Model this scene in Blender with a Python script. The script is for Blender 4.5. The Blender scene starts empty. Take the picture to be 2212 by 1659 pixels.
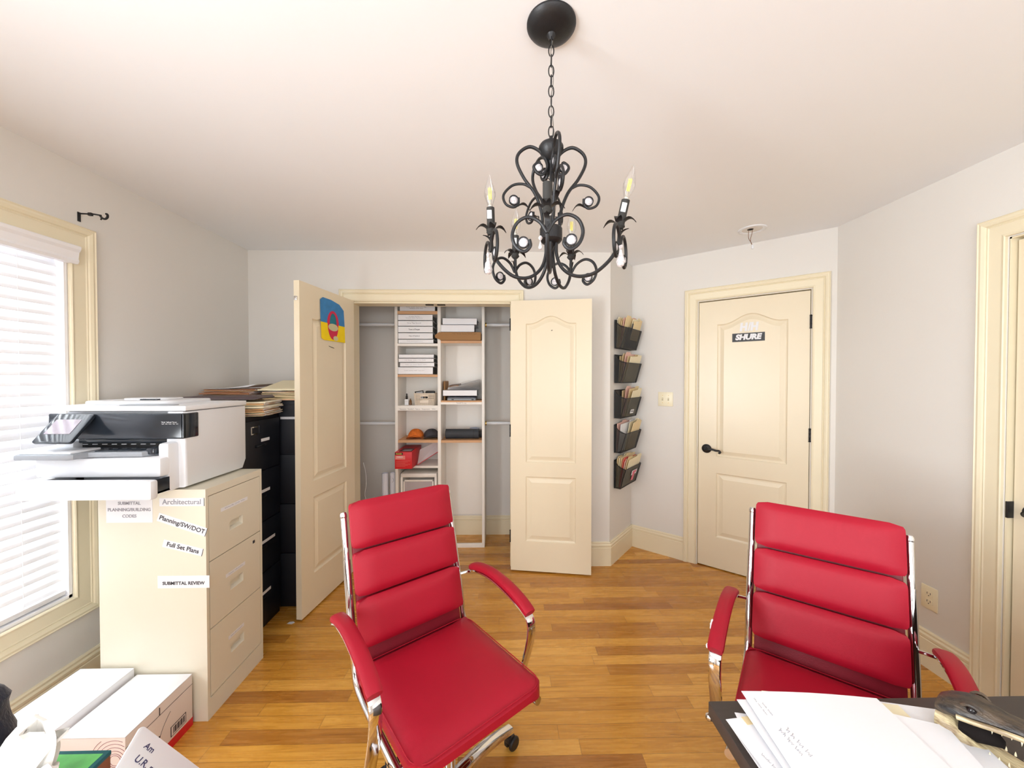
import bpy, bmesh, math, random
from mathutils import Matrix, Vector, noise
random.seed(7)
R = math.radians
PI = math.pi
S = bpy.context.scene
COL = S.collection

# ------------------------------------------------------------------ camera, sky, light, exposure
cam = bpy.data.cameras.new('camera')
cam.lens = 804.0 / 2212.0 * 36.0
cam.sensor_width = 36.0
cam.clip_start = 0.02
camo = bpy.data.objects.new('camera', cam)
COL.objects.link(camo)
camo.location = (0, 0, 1.45)
camo.rotation_euler = (R(90 - 0.82), 0, R(-1.14))
S.camera = camo

w = bpy.data.worlds.new('sky')
S.world = w
w.use_nodes = True
w.node_tree.nodes['Background'].inputs[0].default_value = (0.86, 0.93, 1.0, 1)
w.node_tree.nodes['Background'].inputs[1].default_value = 3.0

S.view_settings.view_transform = 'Standard'
S.view_settings.look = 'None'
S.view_settings.gamma = 1
S.view_settings.use_curve_mapping = False
S.view_settings.exposure = -0.2
S.cycles.max_bounces = 10
S.cycles.diffuse_bounces = 6
S.cycles.glossy_bounces = 5
S.cycles.transparent_max_bounces = 16
S.cycles.sample_clamp_indirect = 6


def area(name, loc, rot, sx, sy, power, color=(1, 1, 1)):
    l = bpy.data.lights.new(name, 'AREA')
    l.shape = 'RECTANGLE'
    l.size, l.size_y = sx, sy
    l.energy = power
    l.color = color
    o = bpy.data.objects.new(name, l)
    COL.objects.link(o)
    o.location, o.rotation_euler = loc, rot
    return o


# daylight arriving at the window openings (outside the glass)
area('daylight_window_blind', (-2.22, 1.24, 1.26), (0, R(-90), 0), 1.65, 1.0, 70, (0.92, 0.97, 1.0))
area('daylight_window_rear_left', (-2.22, -0.55, 1.35), (0, R(-112), 0), 1.55, 1.3, 190, (0.93, 0.97, 1.0))
area('daylight_window_behind', (0.2, -2.02, 1.45), (R(118), 0, 0), 2.4, 1.5, 60, (0.96, 0.98, 1.0))

# ------------------------------------------------------------------ materials


def lin(c):
    return tuple(((v / 255) / 12.92 if v / 255 <= 0.04045 else ((v / 255 + 0.055) / 1.055) ** 2.4) for v in c) + (1,)


MATS = {}


def mat(name, rgb, rough=0.5, metal=0.0, var=0.04, scale=12, bump=0.0, bscale=200, coat=0.0, trans=0.0, alpha=1.0,
        emit=0.0, stretch=None, spec=0.5, sheen=0.0, rgb2=None):
    if name in MATS:
        return MATS[name]
    m = bpy.data.materials.new(name)
    m.use_nodes = True
    nt = m.node_tree
    b = nt.nodes['Principled BSDF']
    c = lin(rgb)
    tc = nt.nodes.new('ShaderNodeTexCoord')
    mp = nt.nodes.new('ShaderNodeMapping')
    nt.links.new(tc.outputs['Object'], mp.inputs[0])
    if stretch:
        mp.inputs['Scale'].default_value = stretch
    n = nt.nodes.new('ShaderNodeTexNoise')
    n.inputs['Scale'].default_value = scale
    n.inputs['Detail'].default_value = 4
    nt.links.new(mp.outputs[0], n.inputs['Vector'])
    mx = nt.nodes.new('ShaderNodeMix')
    mx.data_type = 'RGBA'
    mx.inputs[6].default_value = tuple(max(0, v * (1 - var)) for v in c[:3]) + (1,)
    mx.inputs[7].default_value = tuple(min(1, v * (1 + var)) for v in c[:3]) + (1,)
    if rgb2:
        mx.inputs[6].default_value, mx.inputs[7].default_value = lin(rgb), lin(rgb2)
        cr = nt.nodes.new('ShaderNodeMapRange')
        cr.inputs[1].default_value, cr.inputs[2].default_value = 0.38, 0.62
        nt.links.new(n.outputs['Fac'], cr.inputs[0])
        nt.links.new(cr.outputs[0], mx.inputs[0])
    else:
        nt.links.new(n.outputs['Fac'], mx.inputs[0])
    nt.links.new(mx.outputs[2], b.inputs['Base Color'])
    b.inputs['Roughness'].default_value = rough
    b.inputs['Metallic'].default_value = metal
    b.inputs['Specular IOR Level'].default_value = spec
    b.inputs['Coat Weight'].default_value = coat
    b.inputs['Coat Roughness'].default_value = 0.12
    b.inputs['Transmission Weight'].default_value = trans
    b.inputs['Alpha'].default_value = alpha
    b.inputs['Sheen Weight'].default_value = sheen
    if emit:
        b.inputs['Emission Color'].default_value = c
        b.inputs['Emission Strength'].default_value = emit
    if bump:
        n2 = nt.nodes.new('ShaderNodeTexNoise')
        n2.inputs['Scale'].default_value = bscale
        n2.inputs['Detail'].default_value = 3
        nt.links.new(mp.outputs[0], n2.inputs['Vector'])
        bp = nt.nodes.new('ShaderNodeBump')
        bp.inputs['Strength'].default_value = bump
        bp.inputs['Distance'].default_value = 0.002
        nt.links.new(n2.outputs['Fac'], bp.inputs['Height'])
        nt.links.new(bp.outputs[0], b.inputs['Normal'])
    MATS[name] = m
    return m


WALL = mat('wall_paint', (222, 219, 214), 0.75, var=0.012, scale=3, bump=0.15, bscale=180)
CEIL = mat('ceiling_paint', (238, 240, 243), 0.85, var=0.01, scale=3)
TRIM = mat('trim_paint', (232, 222, 194), 0.38, var=0.02, scale=4, bump=0.03, bscale=60)
DOOR = mat('door_paint', (229, 217, 191), 0.33, var=0.025, scale=5, bump=0.05, bscale=90)
BLACK = mat('black_iron', (34, 34, 36), 0.42, 0.3, var=0.25, scale=60, bump=0.2, bscale=300)
CHROME = mat('chrome', (225, 225, 228), 0.07, 1.0, var=0.02)
RED = mat('red_leather', (166, 13, 40), 0.52, spec=0.35, var=0.06, scale=9, bump=0.12, bscale=500)
REDD = mat('dark_red_leather', (120, 14, 32), 0.5, var=0.06, scale=9, bump=0.2, bscale=300)
RUBBER = mat('black_plastic', (22, 22, 24), 0.45, var=0.1)
WHITEP = mat('white_plastic', (226, 228, 232), 0.3, var=0.01)
GREYP = mat('grey_plastic', (150, 155, 162), 0.35, var=0.03)
DARKP = mat('dark_glossy_plastic', (38, 44, 52), 0.12, var=0.05)
BEIGE = mat('beige_enamel', (222, 216, 198), 0.4, var=0.02, scale=6, bump=0.06, bscale=250)
BEIGED = mat('beige_enamel_seam', (96, 90, 80), 0.6)
NAVY = mat('black_blue_enamel', (16, 19, 30), 0.5, var=0.1, bump=0.1, bscale=300)
PAPER = mat('white_paper', (232, 233, 237), 0.7, var=0.012, scale=8)
INK = mat('black_ink', (52, 50, 58), 0.7)
INKB = mat('faint_and_hazed_ink', (150, 150, 158), 0.7)  # pale print; on upper cabinet labels, window bloom painted into the ink
MANILA = mat('manila_card', (226, 205, 160), 0.7, var=0.06, scale=14)
MANILA2 = mat('tan_card', (206, 160, 112), 0.75, var=0.1, scale=18)
MANILA3 = mat('pale_card', (234, 224, 192), 0.7, var=0.04)
PINK = mat('pink_card', (224, 120, 140), 0.7)
BROWNL = mat('brown_leather', (78, 58, 58), 0.5, var=0.08, bump=0.2)
WOODE = mat('raw_pine_edge', (206, 160, 118), 0.6, var=0.12, scale=20, stretch=(0.3, 1, 4))
SHELFW = mat('white_melamine', (238, 234, 228), 0.4, var=0.01)
BINDER = mat('white_vinyl', (238, 238, 242), 0.35, var=0.01)
BINDERD = mat('grey_page_edges', (120, 122, 118), 0.7, var=0.1, scale=40, stretch=(1, 1, 14))
CARDB = mat('corrugated_cardboard', (158, 118, 76), 0.8, var=0.07)
BRASS = mat('brass', (200, 170, 100), 0.3, 0.9)
CREAMP = mat('ivory_plastic', (236, 228, 200), 0.35, var=0.01)
MESHM = mat('black_wire_mesh', (30, 29, 28), 0.5, 0.3, alpha=0.72)
DESKW = mat('espresso_wood', (60, 52, 48), 0.5, var=0.18, scale=14, stretch=(1, 8, 8), bump=0.1)
PLASCLR = mat('clear_plastic_sheet', (225, 215, 220), 0.15, alpha=0.45)
ORANGE = mat('orange_camouflage', (226, 112, 34), 0.8, var=0.5, scale=30)
DKGREY = mat('charcoal_cloth', (62, 60, 66), 0.85, var=0.1, bump=0.3)
FLEECE = mat('navy_fleece', (20, 22, 36), 0.95, var=0.3, scale=60, bump=0.8, bscale=150, sheen=0.3)
GREENP = mat('green_print', (92, 178, 92), 0.5, var=0.5, scale=30)
TEALP = mat('teal_print', (20, 92, 98), 0.5, var=0.1)
BROWNP = mat('brown_print', (140, 84, 52), 0.5, var=0.2)
TISSUE = mat('tissue_paper', (246, 244, 240), 0.9, var=0.01)
BRIGHTR = mat('bright_red_card', (206, 22, 34), 0.45, var=0.03)
YELLOW = mat('yellow_crayon', (244, 214, 12), 0.8, var=0.06, scale=30)
BLUE = mat('blue_crayon', (58, 130, 190), 0.8, var=0.25, scale=30)
TEALC = mat('teal_crayon', (28, 120, 140), 0.8, var=0.25, scale=40)
CREAMC = mat('cream_crayon', (205, 200, 160), 0.8, var=0.1)
REDC = mat('red_crayon', (205, 40, 78), 0.8, var=0.1)
BARREL = mat('dark_grey_fabric', (52, 56, 62), 0.7, var=0.1, bump=0.4)
AMBER = mat('amber_glass', (150, 100, 40), 0.1, trans=0.6)
FILAMENT = mat('led_filament', (250, 236, 120), 0.4)
HIDE_D = mat('dark_hide', (40, 38, 38), 0.4, scale=70, rgb2=(84, 70, 56), bump=1.0, bscale=260, stretch=(0.4, 1, 1))
HIDE_L = mat('pale_hide', (206, 190, 150), 0.4, scale=60, rgb2=(132, 112, 84), bump=0.8, bscale=200, stretch=(0.25, 1.4, 1.4))
TOOTH = mat('ivory_tooth', (225, 212, 180), 0.35)
EYE = mat('dark_glass_eye', (20, 14, 16), 0.05)
MOUTH = mat('dark_mouth_lining', (26, 22, 21), 0.95, spec=0.1, var=0.3, scale=30)
SHADOWG = mat('dark_gap', (40, 34, 28), 0.9)  # painted shade for door gaps; also plain dark for catches and print
MAROON = mat('maroon_print', (128, 44, 60), 0.6)

# blinds: slightly translucent slats
m = mat('blind_slat', (246, 246, 248), 0.35, var=0.005)
nt = m.node_tree
tl = nt.nodes.new('ShaderNodeBsdfTranslucent')
tl.inputs[0].default_value = (0.95, 0.96, 1.0, 1)
ms = nt.nodes.new('ShaderNodeMixShader')
ms.inputs[0].default_value = 0.09
nt.links.new(nt.nodes['Principled BSDF'].outputs[0], ms.inputs[1])
nt.links.new(tl.outputs[0], ms.inputs[2])
nt.links.new(ms.outputs[0], nt.nodes['Material Output'].inputs[0])
SLAT = m
BLINDW = mat('blind_rail_white', (240, 240, 243), 0.35, var=0.005)


def thin_glass(name, fac=0.1, tint=(1, 1, 1, 1), rough=0.02):
    m = bpy.data.materials.new(name)
    m.use_nodes = True
    nt = m.node_tree
    nt.nodes.remove(nt.nodes['Principled BSDF'])
    t = nt.nodes.new('ShaderNodeBsdfTransparent')
    t.inputs[0].default_value = tint
    g = nt.nodes.new('ShaderNodeBsdfGlossy')
    g.inputs['Roughness'].default_value = rough
    mx = nt.nodes.new('ShaderNodeMixShader')
    lw = nt.nodes.new('ShaderNodeLayerWeight')
    lw.inputs[0].default_value = fac
    nt.links.new(lw.outputs['Facing'], mx.inputs[0])
    nt.links.new(t.outputs[0], mx.inputs[1])
    nt.links.new(g.outputs[0], mx.inputs[2])
    nt.links.new(mx.outputs[0], nt.nodes['Material Output'].inputs[0])
    return m


GLASS = thin_glass('window_glass', 0.08)
BULBG = thin_glass('bulb_glass', 0.28)
CRYSTAL = mat('cut_crystal', (244, 242, 244), 0.05, scale=260, rgb2=(205, 196, 200), trans=0.25, bump=1.0, bscale=500)
PANELG = thin_glass('dark_scanner_glass', 0.2, (0.35, 0.4, 0.46, 1))


def floor_mat():
    m = bpy.data.materials.new('oak_strip_floor')
    m.use_nodes = True
    nt = m.node_tree
    N, L = nt.nodes, nt.links
    b = N['Principled BSDF']

    def math_(op, a, bb=None, c=None):
        n = N.new('ShaderNodeMath')
        n.operation = op
        for i, v in enumerate((a, bb, c)):
            if v is None:
                continue
            if isinstance(v, (int, float)):
                n.inputs[i].default_value = v
            else:
                L.new(v, n.inputs[i])
        return n.outputs[0]
    tc = N.new('ShaderNodeTexCoord')
    sp = N.new('ShaderNodeSeparateXYZ')
    L.new(tc.outputs['Object'], sp.inputs[0])
    W = 0.064
    yr = math_('DIVIDE', sp.outputs[1], W)
    row = math_('FLOOR', yr)
    fy = math_('FRACT', yr)
    wn = N.new('ShaderNodeTexWhiteNoise')
    wn.noise_dimensions = '1D'
    L.new(row, wn.inputs['W'])
    off = math_('MULTIPLY', wn.outputs['Value'], 7.3)
    ln = math_('MULTIPLY_ADD', wn.outputs['Value'], 0.5, 0.55)
    xr = math_('DIVIDE', math_('ADD', sp.outputs[0], off), ln)
    colm = math_('FLOOR', xr)
    fx = math_('FRACT', xr)
    wn2 = N.new('ShaderNodeTexWhiteNoise')
    wn2.noise_dimensions = '2D'
    cb = N.new('ShaderNodeCombineXYZ')
    L.new(row, cb.inputs[0])
    L.new(colm, cb.inputs[1])
    L.new(cb.outputs[0], wn2.inputs['Vector'])
    ramp = N.new('ShaderNodeValToRGB')
    cr = ramp.color_ramp
    cr.elements[0].position = 0.0
    cr.elements[0].color = lin((172, 114, 46))
    cr.elements[1].position = 1.0
    cr.elements[1].color = lin((224, 168, 78))
    for p, c in ((0.15, (186, 128, 50)), (0.4, (202, 144, 56)), (0.7, (212, 154, 62))):
        e = cr.elements.new(p)
        e.color = lin(c)
    L.new(wn2.outputs['Value'], ramp.inputs[0])
    # grain
    mp = N.new('ShaderNodeCombineXYZ')
    L.new(math_('MULTIPLY_ADD', sp.outputs[0], 1.0, math_('MULTIPLY', wn2.outputs['Value'], 31.0)), mp.inputs[0])
    L.new(math_('MULTIPLY', sp.outputs[1], 19.0), mp.inputs[1])
    L.new(math_('MULTIPLY', wn2.outputs['Value'], 17.0), mp.inputs[2])
    g1 = N.new('ShaderNodeTexNoise')
    g1.inputs['Scale'].default_value = 3.2
    g1.inputs['Detail'].default_value = 7
    g1.inputs['Roughness'].default_value = 0.62
    g1.inputs['Distortion'].default_value = 1.3
    L.new(mp.outputs[0], g1.inputs['Vector'])
    gr = N.new('ShaderNodeValToRGB')
    gr.color_ramp.elements[0].position = 0.27
    gr.color_ramp.elements[0].color = (0.34, 0.2, 0.09, 1)
    gr.color_ramp.elements[1].position = 0.62
    gr.color_ramp.elements[1].color = (1, 1, 1, 1)
    e = gr.color_ramp.elements.new(0.42)
    e.color = (0.8, 0.68, 0.5, 1)
    L.new(g1.outputs['Fac'], gr.inputs[0])
    mul = N.new('ShaderNodeMix')
    mul.data_type = 'RGBA'
    mul.blend_type = 'MULTIPLY'
    mul.inputs[0].default_value = 0.65
    L.new(ramp.outputs[0], mul.inputs[6])
    L.new(gr.outputs[0], mul.inputs[7])
    # seams
    ey = math_('MINIMUM', fy, math_('SUBTRACT', 1.0, fy))
    sy = math_('LESS_THAN', ey, 0.018)
    ex = math_('MINIMUM', fx, math_('SUBTRACT', 1.0, fx))
    sx = math_('LESS_THAN', ex, 0.0018)
    seam = math_('MULTIPLY', math_('MAXIMUM', sy, sx), 0.5)
    mm = N.new('ShaderNodeMix')
    mm.data_type = 'RGBA'
    L.new(seam, mm.inputs[0])
    L.new(mul.outputs[2], mm.inputs[6])
    mm.inputs[7].default_value = lin((96, 54, 20))
    L.new(mm.outputs[2], b.inputs['Base Color'])
    L.new(math_('MULTIPLY_ADD', g1.outputs['Fac'], 0.2, 0.17), b.inputs['Roughness'])
    b.inputs['Coat Weight'].default_value = 0.25
    b.inputs['Coat Roughness'].default_value = 0.12
    bp = N.new('ShaderNodeBump')
    bp.inputs['Strength'].default_value = 0.12
    bp.inputs['Distance'].default_value = 0.002
    L.new(g1.outputs['Fac'], bp.inputs['Height'])
    L.new(bp.outputs[0], b.inputs['Normal'])
    return m


FLOOR = floor_mat()

# ------------------------------------------------------------------ mesh helpers


def frame(o, x, y=None, z=None):
    """matrix from origin and axes"""
    x = Vector(x).normalized()
    z = Vector(z if z is not None else (0, 0, 1)).normalized()
    y = Vector(y).normalized() if y is not None else z.cross(x)
    m = Matrix((x, y, z)).transposed().to_4x4()
    m.translation = Vector(o)
    return m


class M:
    def __init__(self):
        self.v, self.f, self.mi, self.sm, self.mats = [], [], [], [], []
        self.T = Matrix.Identity(4)

    def slot(self, m):
        if m not in self.mats:
            self.mats.append(m)
        return self.mats.index(m)

    def raw(self, vs, fs, m, smooth=False, T=None):
        T = self.T @ T if T is not None else self.T
        b = len(self.v)
        self.v += [tuple(T @ Vector(p)) for p in vs]
        k = self.slot(m)
        for f in fs:
            self.f.append(tuple(i + b for i in f))
            self.mi.append(k)
            self.sm.append(smooth)
        return self

    def bm(self, bm, m, smooth=False, T=None):
        bm.verts.index_update()
        self.raw([v.co[:] for v in bm.verts], [[v.index for v in f.verts] for f in bm.faces], m, smooth, T)
        bm.free()
        return self

    def box(self, a, b, m, bev=0.0, seg=2, T=None):
        bm = bmesh.new()
        bmesh.ops.create_cube(bm, size=1)
        for v in bm.verts:
            v.co = Vector((a[i] + (b[i] - a[i]) * (v.co[i] + 0.5) for i in range(3)))
        if bev > 0:
            bmesh.ops.bevel(bm, geom=bm.edges[:], offset=bev, segments=seg, profile=0.5, affect='EDGES')
        bmesh.ops.recalc_face_normals(bm, faces=bm.faces[:])
        return self.bm(bm, m, bev > 0, T)

    def prism(self, pts, z0, z1, m, T=None, smooth=False, bev=0.0):
        """closed 2D outline in xy extruded z0..z1"""
        bm = bmesh.new()
        vs = [bm.verts.new((p[0], p[1], z0)) for p in pts]
        f = bm.faces.new(vs)
        r = bmesh.ops.extrude_face_region(bm, geom=[f])
        for g in r['geom']:
            if isinstance(g, bmesh.types.BMVert):
                g.co.z = z1
        if bev:
            bmesh.ops.bevel(bm, geom=[e for e in bm.edges if abs(e.verts[0].co.z - e.verts[1].co.z) < 1e-9], offset=bev,
                            segments=2, profile=0.5, affect='EDGES')
        bmesh.ops.recalc_face_normals(bm, faces=bm.faces[:])
        return self.bm(bm, m, smooth or bev > 0, T)

    def tube(self, path, r, m, n=8, closed=False, T=None, flat=1.0, cap=True, up=None):
        P = [Vector(p) for p in path]
        rs = r if isinstance(r, (list, tuple)) else [r] * len(P)
        vs, fs = [], []
        N = len(P)
        prev = None
        for i, p in enumerate(P):
            if closed:
                t = (P[(i + 1) % N] - P[i - 1]).normalized()
            else:
                t = (P[min(i + 1, N - 1)] - P[max(i - 1, 0)]).normalized()
            if up is not None:
                a = Vector(up) - t * t.dot(Vector(up))
            elif prev is None:
                a = Vector((0, 0, 1)) if abs(t.z) < 0.9 else Vector((1, 0, 0))
                a = a - t * t.dot(a)
            else:
                a = prev - t * t.dot(prev)
            a.normalize()
            prev = a
            bb = t.cross(a)
            for k in range(n):
                q = 2 * PI * k / n
                vs.append(tuple(p + a * (math.cos(q) * rs[i] * flat) + bb * (math.sin(q) * rs[i])))
        for i in range(N if closed else N - 1):
            j = (i + 1) % N
            for k in range(n):
                l = (k + 1) % n
                fs.append((i * n + k, i * n + l, j * n + l, j * n + k))
        if cap and not closed:
            fs.append(tuple(range(n))[::-1])
            fs.append(tuple(range((N - 1) * n, N * n)))
        return self.raw(vs, fs, m, True, T)

    def lathe(self, prof, m, n=24, T=None, c=(0, 0, 0)):
        vs, fs = [], []
        for (r, z) in prof:
            for k in range(n):
                q = 2 * PI * k / n
                vs.append((c[0] + max(r, 1e-5) * math.cos(q), c[1] + max(r, 1e-5) * math.sin(q), c[2] + z))
        for i in range(len(prof) - 1):
            for k in range(n):
                l = (k + 1) % n
                fs.append((i * n + k, i * n + l, (i + 1) * n + l, (i + 1) * n + k))
        return self.raw(vs, fs, m, True, T)

    def loft(self, rings, m, T=None, cap=True, smooth=True):
        n = len(rings[0])
        vs = [p for r in rings for p in r]
        fs = []
        for i in range(len(rings) - 1):
            for k in range(n):
                l = (k + 1) % n
                fs.append((i * n + k, i * n + l, (i + 1) * n + l, (i + 1) * n + k))
        if cap:
            fs.append(tuple(range(n))[::-1])
            fs.append(tuple(range((len(rings) - 1) * n, len(rings) * n)))
        return self.raw(vs, fs, m, smooth, T)

    def text(self, s, size, m, T, bold=0.0, shear=0.0, align='CENTER', sx=1.0, depth=0.0004):
        cu = bpy.data.curves.new('t', 'FONT')
        cu.body = s
        cu.size = size
        cu.offset = bold
        cu.shear = shear
        cu.extrude = depth
        cu.resolution_u = 3
        cu.align_x = align
        cu.align_y = 'CENTER'
        o = bpy.data.objects.new('t', cu)
        COL.objects.link(o)
        dg = bpy.context.evaluated_depsgraph_get()
        me = bpy.data.meshes.new_from_object(o.evaluated_get(dg))
        self.raw([(v.co[0] * sx, v.co[1], v.co[2]) for v in me.vertices], [tuple(p.vertices) for p in me.polygons], m, False, T)
        bpy.data.objects.remove(o)
        bpy.data.curves.remove(cu)
        bpy.data.meshes.remove(me)
        return self

    def scrawl(self, width, h, m, T, seed=1, words=4, r=None):
        """illegible line of writing centred on the origin of T (local x right, y up)"""
        rn = random.Random(seed)
        r = r or h * 0.05
        ws = [rn.uniform(0.6, 1.4) for _ in range(words)]
        gap = width * 0.06
        k = (width - gap * (words - 1)) / sum(ws)
        x = -width / 2
        for w_ in ws:
            w_ *= k
            pts = []
            n_ = max(4, int(w_ / (h * 0.2)))
            for i in range(n_ + 1):
                y = (h * (0.32 if rn.random() < 0.75 else 0.6)) * (1 if i % 2 else -0.55) * rn.uniform(0.8, 1.1)
                if i == 0:
                    y = h * 0.6
                pts.append((x + w_ * i / n_ + rn.uniform(-0.1, 0.1) * h, y, 0.0))
            self.tube(pts, r, m, 4, T=T)
            x += w_ + gap
        return self

    def build(self, name, parent=None, angle=35, weld=False):
        me = bpy.data.meshes.new(name)
        me.from_pydata(self.v, [], self.f)
        for mm in self.mats:
            me.materials.append(mm)
        me.polygons.foreach_set('material_index', self.mi)
        me.polygons.foreach_set('use_smooth', self.sm)
        me.validate()
        me.update()
        if any(self.sm):
            me.set_sharp_from_angle(angle=R(angle))
        o = bpy.data.objects.new(name, me)
        COL.objects.link(o)
        if parent is not None:
            o.parent = parent
        return o


def tag(o, label=None, cat=None, group=None, kind=None):
    if label:
        o['label'] = label
    if cat:
        o['category'] = cat
    if group:
        o['group'] = group
    if kind:
        o['kind'] = kind
    return o


def empty(name, loc=(0, 0, 0), rz=0, label=None, cat=None, group=None, kind=None):
    o = bpy.data.objects.new(name, None)
    o.empty_display_size = 0.05
    COL.objects.link(o)
    o.location = loc
    o.rotation_euler = (0, 0, rz)
    return tag(o, label, cat, group, kind)


def copy_tree(o, parent=None):
    c = o.copy()
    COL.objects.link(c)
    c.parent = parent
    for ch in list(o.children):
        copy_tree(ch, c)
    return c


def thing1(mm, name, label, cat, loc=(0, 0, 0), group=None, rz=0):
    """one-mesh thing; mesh is in local coordinates"""
    o = mm.build(name)
    o.location = loc
    o.rotation_euler = (0, 0, rz)
    return tag(o, label, cat, group)


def smoothpath(pts, k=6, closed=False):
    """Catmull-Rom"""
    P = [Vector(p) for p in pts]
    out = []
    n = len(P)
    for i in range(n if closed else n - 1):
        p0 = P[(i - 1) % n] if closed or i > 0 else P[0] * 2 - P[1]
        p1, p2 = P[i], P[(i + 1) % n]
        p3 = P[(i + 2) % n] if closed or i + 2 < n else P[-1] * 2 - P[-2]
        for j in range(k):
            t = j / k
            out.append(0.5 * ((2 * p1) + (p2 - p0) * t + (2 * p0 - 5 * p1 + 4 * p2 - p3) * t * t + (3 * p1 - p0 - 3 * p2 + p3) * t ** 3))
    if not closed:
        out.append(P[-1])
    return out


def rrect(x0, y0, x1, y1, r, n=5):
    pts = []
    for cx, cy, a0 in ((x1 - r, y1 - r, 0), (x0 + r, y1 - r, 90), (x0 + r, y0 + r, 180), (x1 - r, y0 + r, 270)):
        for i in range(n + 1):
            a = R(a0 + 90 * i / n)
            pts.append((cx + r * math.cos(a), cy + r * math.sin(a)))
    return pts


# ------------------------------------------------------------------ the room
H = 2.42
XL, YB, XR, YF = -1.936, 2.86, 2.13, -1.9
A = Vector((0.815, 2.86, 0))      # end of the back wall
B = Vector((1.10, 3.20, 0))       # inner corner
D = Vector((2.13, 2.35, 0))       # end of the diagonal door wall
CL, CR, CB = -1.75, 0.62, 3.46    # closet interior


def struct(o):
    o['kind'] = 'structure'
    return o


f = M().box((-2.1, -2.0, -0.05), (2.35, 3.75, 0), FLOOR)
struct(f.build('floor'))
f = M().box((-2.1, -2.0, H), (2.35, 3.75, H + 0.1), CEIL)
struct(f.build('ceiling'))

# left wall with two window openings
W1 = (0.78, 1.692, 0.475, 2.035)
W2 = (-1.15, 0.05, 0.60, 2.035)


def holed_wall(L, holes, T, th=0.14, m=WALL, z1=H):
    """wall in local frame: x along, y into wall thickness, z up; holes = (x0,x1,z0,z1)"""
    w_ = M()
    w_.T = T
    x = 0.0
    for (a, b, c, d) in sorted(holes):
        if a > x:
            w_.box((x, 0, 0), (a, th, z1), m)
        if c > 0:
            w_.box((a, 0, 0), (b, th, c), m)
        if d < z1:
            w_.box((a, 0, d), (b, th, z1), m)
        x = b
    if L > x:
        w_.box((x, 0, 0), (L, th, z1), m)
    return w_


TL = frame((XL, YF, 0), (0, 1, 0), (-1, 0, 0))
o = holed_wall(YB + 0.12 - YF, [(W1[0] - YF, W1[1] - YF, W1[2], W1[3]), (W2[0] - YF, W2[1] - YF, W2[2], W2[3])], TL)
struct(o.build('wall_left'))
# back wall with closet opening
OX0, OX1, OZ = -1.155, 0.048, 2.035
TB = frame((XL, YB, 0), (1, 0, 0), (0, 1, 0))
o = holed_wall(A.x - XL, [(OX0 - XL, OX1 - XL, 0, OZ)], TB, 0.12)
struct(o.build('wall_back'))
# return wall A-B
dAB = (B - A).normalized()
nAB = Vector((-dAB.y, dAB.x, 0))
TA = frame(A, dAB, nAB)
struct(holed_wall((B - A).length + 0.0, [], TA, 0.12).build('wall_alcove'))
# diagonal door wall B-D
dBD = (D - B).normalized()
nBD = Vector((-dBD.y, dBD.x, 0))
TD = frame(B, dBD, nBD)
LBD = (D - B).length
DD = (0.525, 1.208, 2.045)
struct(holed_wall(LBD, [(DD[0], DD[1], 0, DD[2])], TD, 0.12).build('wall_diagonal'))
# right wall, door 2
TR = frame((XR, D.y, 0), (0, -1, 0), (1, 0, 0))
D2 = (D.y - 1.535, D.y - 0.77, 2.045)
struct(holed_wall(D.y - YF, [(D2[0], D2[1], 0, D2[2])], TR, 0.12).build('wall_right'))
TF = frame((XR, YF, 0), (-1, 0, 0), (0, -1, 0))
W3 = (0.75, 3.1, 0.75, 2.1)
struct(holed_wall(XR - XL, [W3], TF, 0.1).build('wall_front'))
# closet walls
struct(M().box((CL - 0.1, CB, 0), (CR + 0.1, CB + 0.1, H), WALL).build('wall_closet_back'))
struct(M().box((CL - 0.1, YB + 0.12, 0), (CL, CB, H), WALL).build('wall_closet_left'))
struct(M().box((CR, YB + 0.12, 0), (CR + 0.1, CB, H), WALL).build('wall_closet_right'))


def base_profile(h=0.185):
    return [(0, 0), (0.016, 0), (0.016, h - 0.045), (0.013, h - 0.042), (0.016, h - 0.034), (0.017, h - 0.024), (0.011, h - 0.016),
            (0.012, h - 0.006), (0.007, h), (0, h)]


def baseboard(name, T, segs, h=0.185):
    mm = M()
    mm.T = T
    pr = base_profile(h)
    for (a, b) in segs:
        r0 = [(a, -p[0], p[1]) for p in pr]
        r1 = [(b, -p[0], p[1]) for p in pr]
        mm.loft([r0, r1], TRIM, smooth=False)
    return struct(mm.build(name))


baseboard('baseboard_left', TL, [(0, YB - YF)])
baseboard('baseboard_back', TB, [(0, OX0 - 0.1 - XL), (OX1 + 0.1 - XL, A.x - XL + 0.006)])
baseboard('baseboard_alcove', TA, [(-0.006, (B - A).length)])
baseboard('baseboard_diagonal', TD, [(0, DD[0] - 0.092), (DD[1] + 0.092, LBD)])
baseboard('baseboard_right', TR, [(0, D2[0] - 0.092), (D2[1] + 0.092, D.y - YF)])
baseboard('baseboard_closet', frame((CL, CB, 0), (1, 0, 0), (0, 1, 0)), [(0, CR - CL)], 0.175)

CASP = [(0.0, 0.0), (0.0, 0.012), (0.004, 0.015), (0.010, 0.012), (0.014, 0.011), (0.052, 0.013), (0.056, 0.016), (0.060, 0.013), (0.064, 0.019),
        (0.074, 0.023), (0.082, 0.021), (0.086, 0.024), (0.09, 0.020), (0.09, 0.0)]


def casing(mm, T, corners, closed=False, sc=1.0, m=TRIM):
    """corners: ((x,z),(dx,dz)) of the inner edge and its mitre direction; local y points into the wall"""
    rings = []
    for (x, z), (dx, dz) in corners:
        rings.append([(x + dx * t * sc, -h, z + dz * t * sc) for t, h in CASP])
    if closed:
        rings.append(rings[0])
    old = mm.T
    mm.T = T
    mm.loft(rings, m, smooth=False, cap=not closed)
    mm.T = old
    return mm


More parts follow.
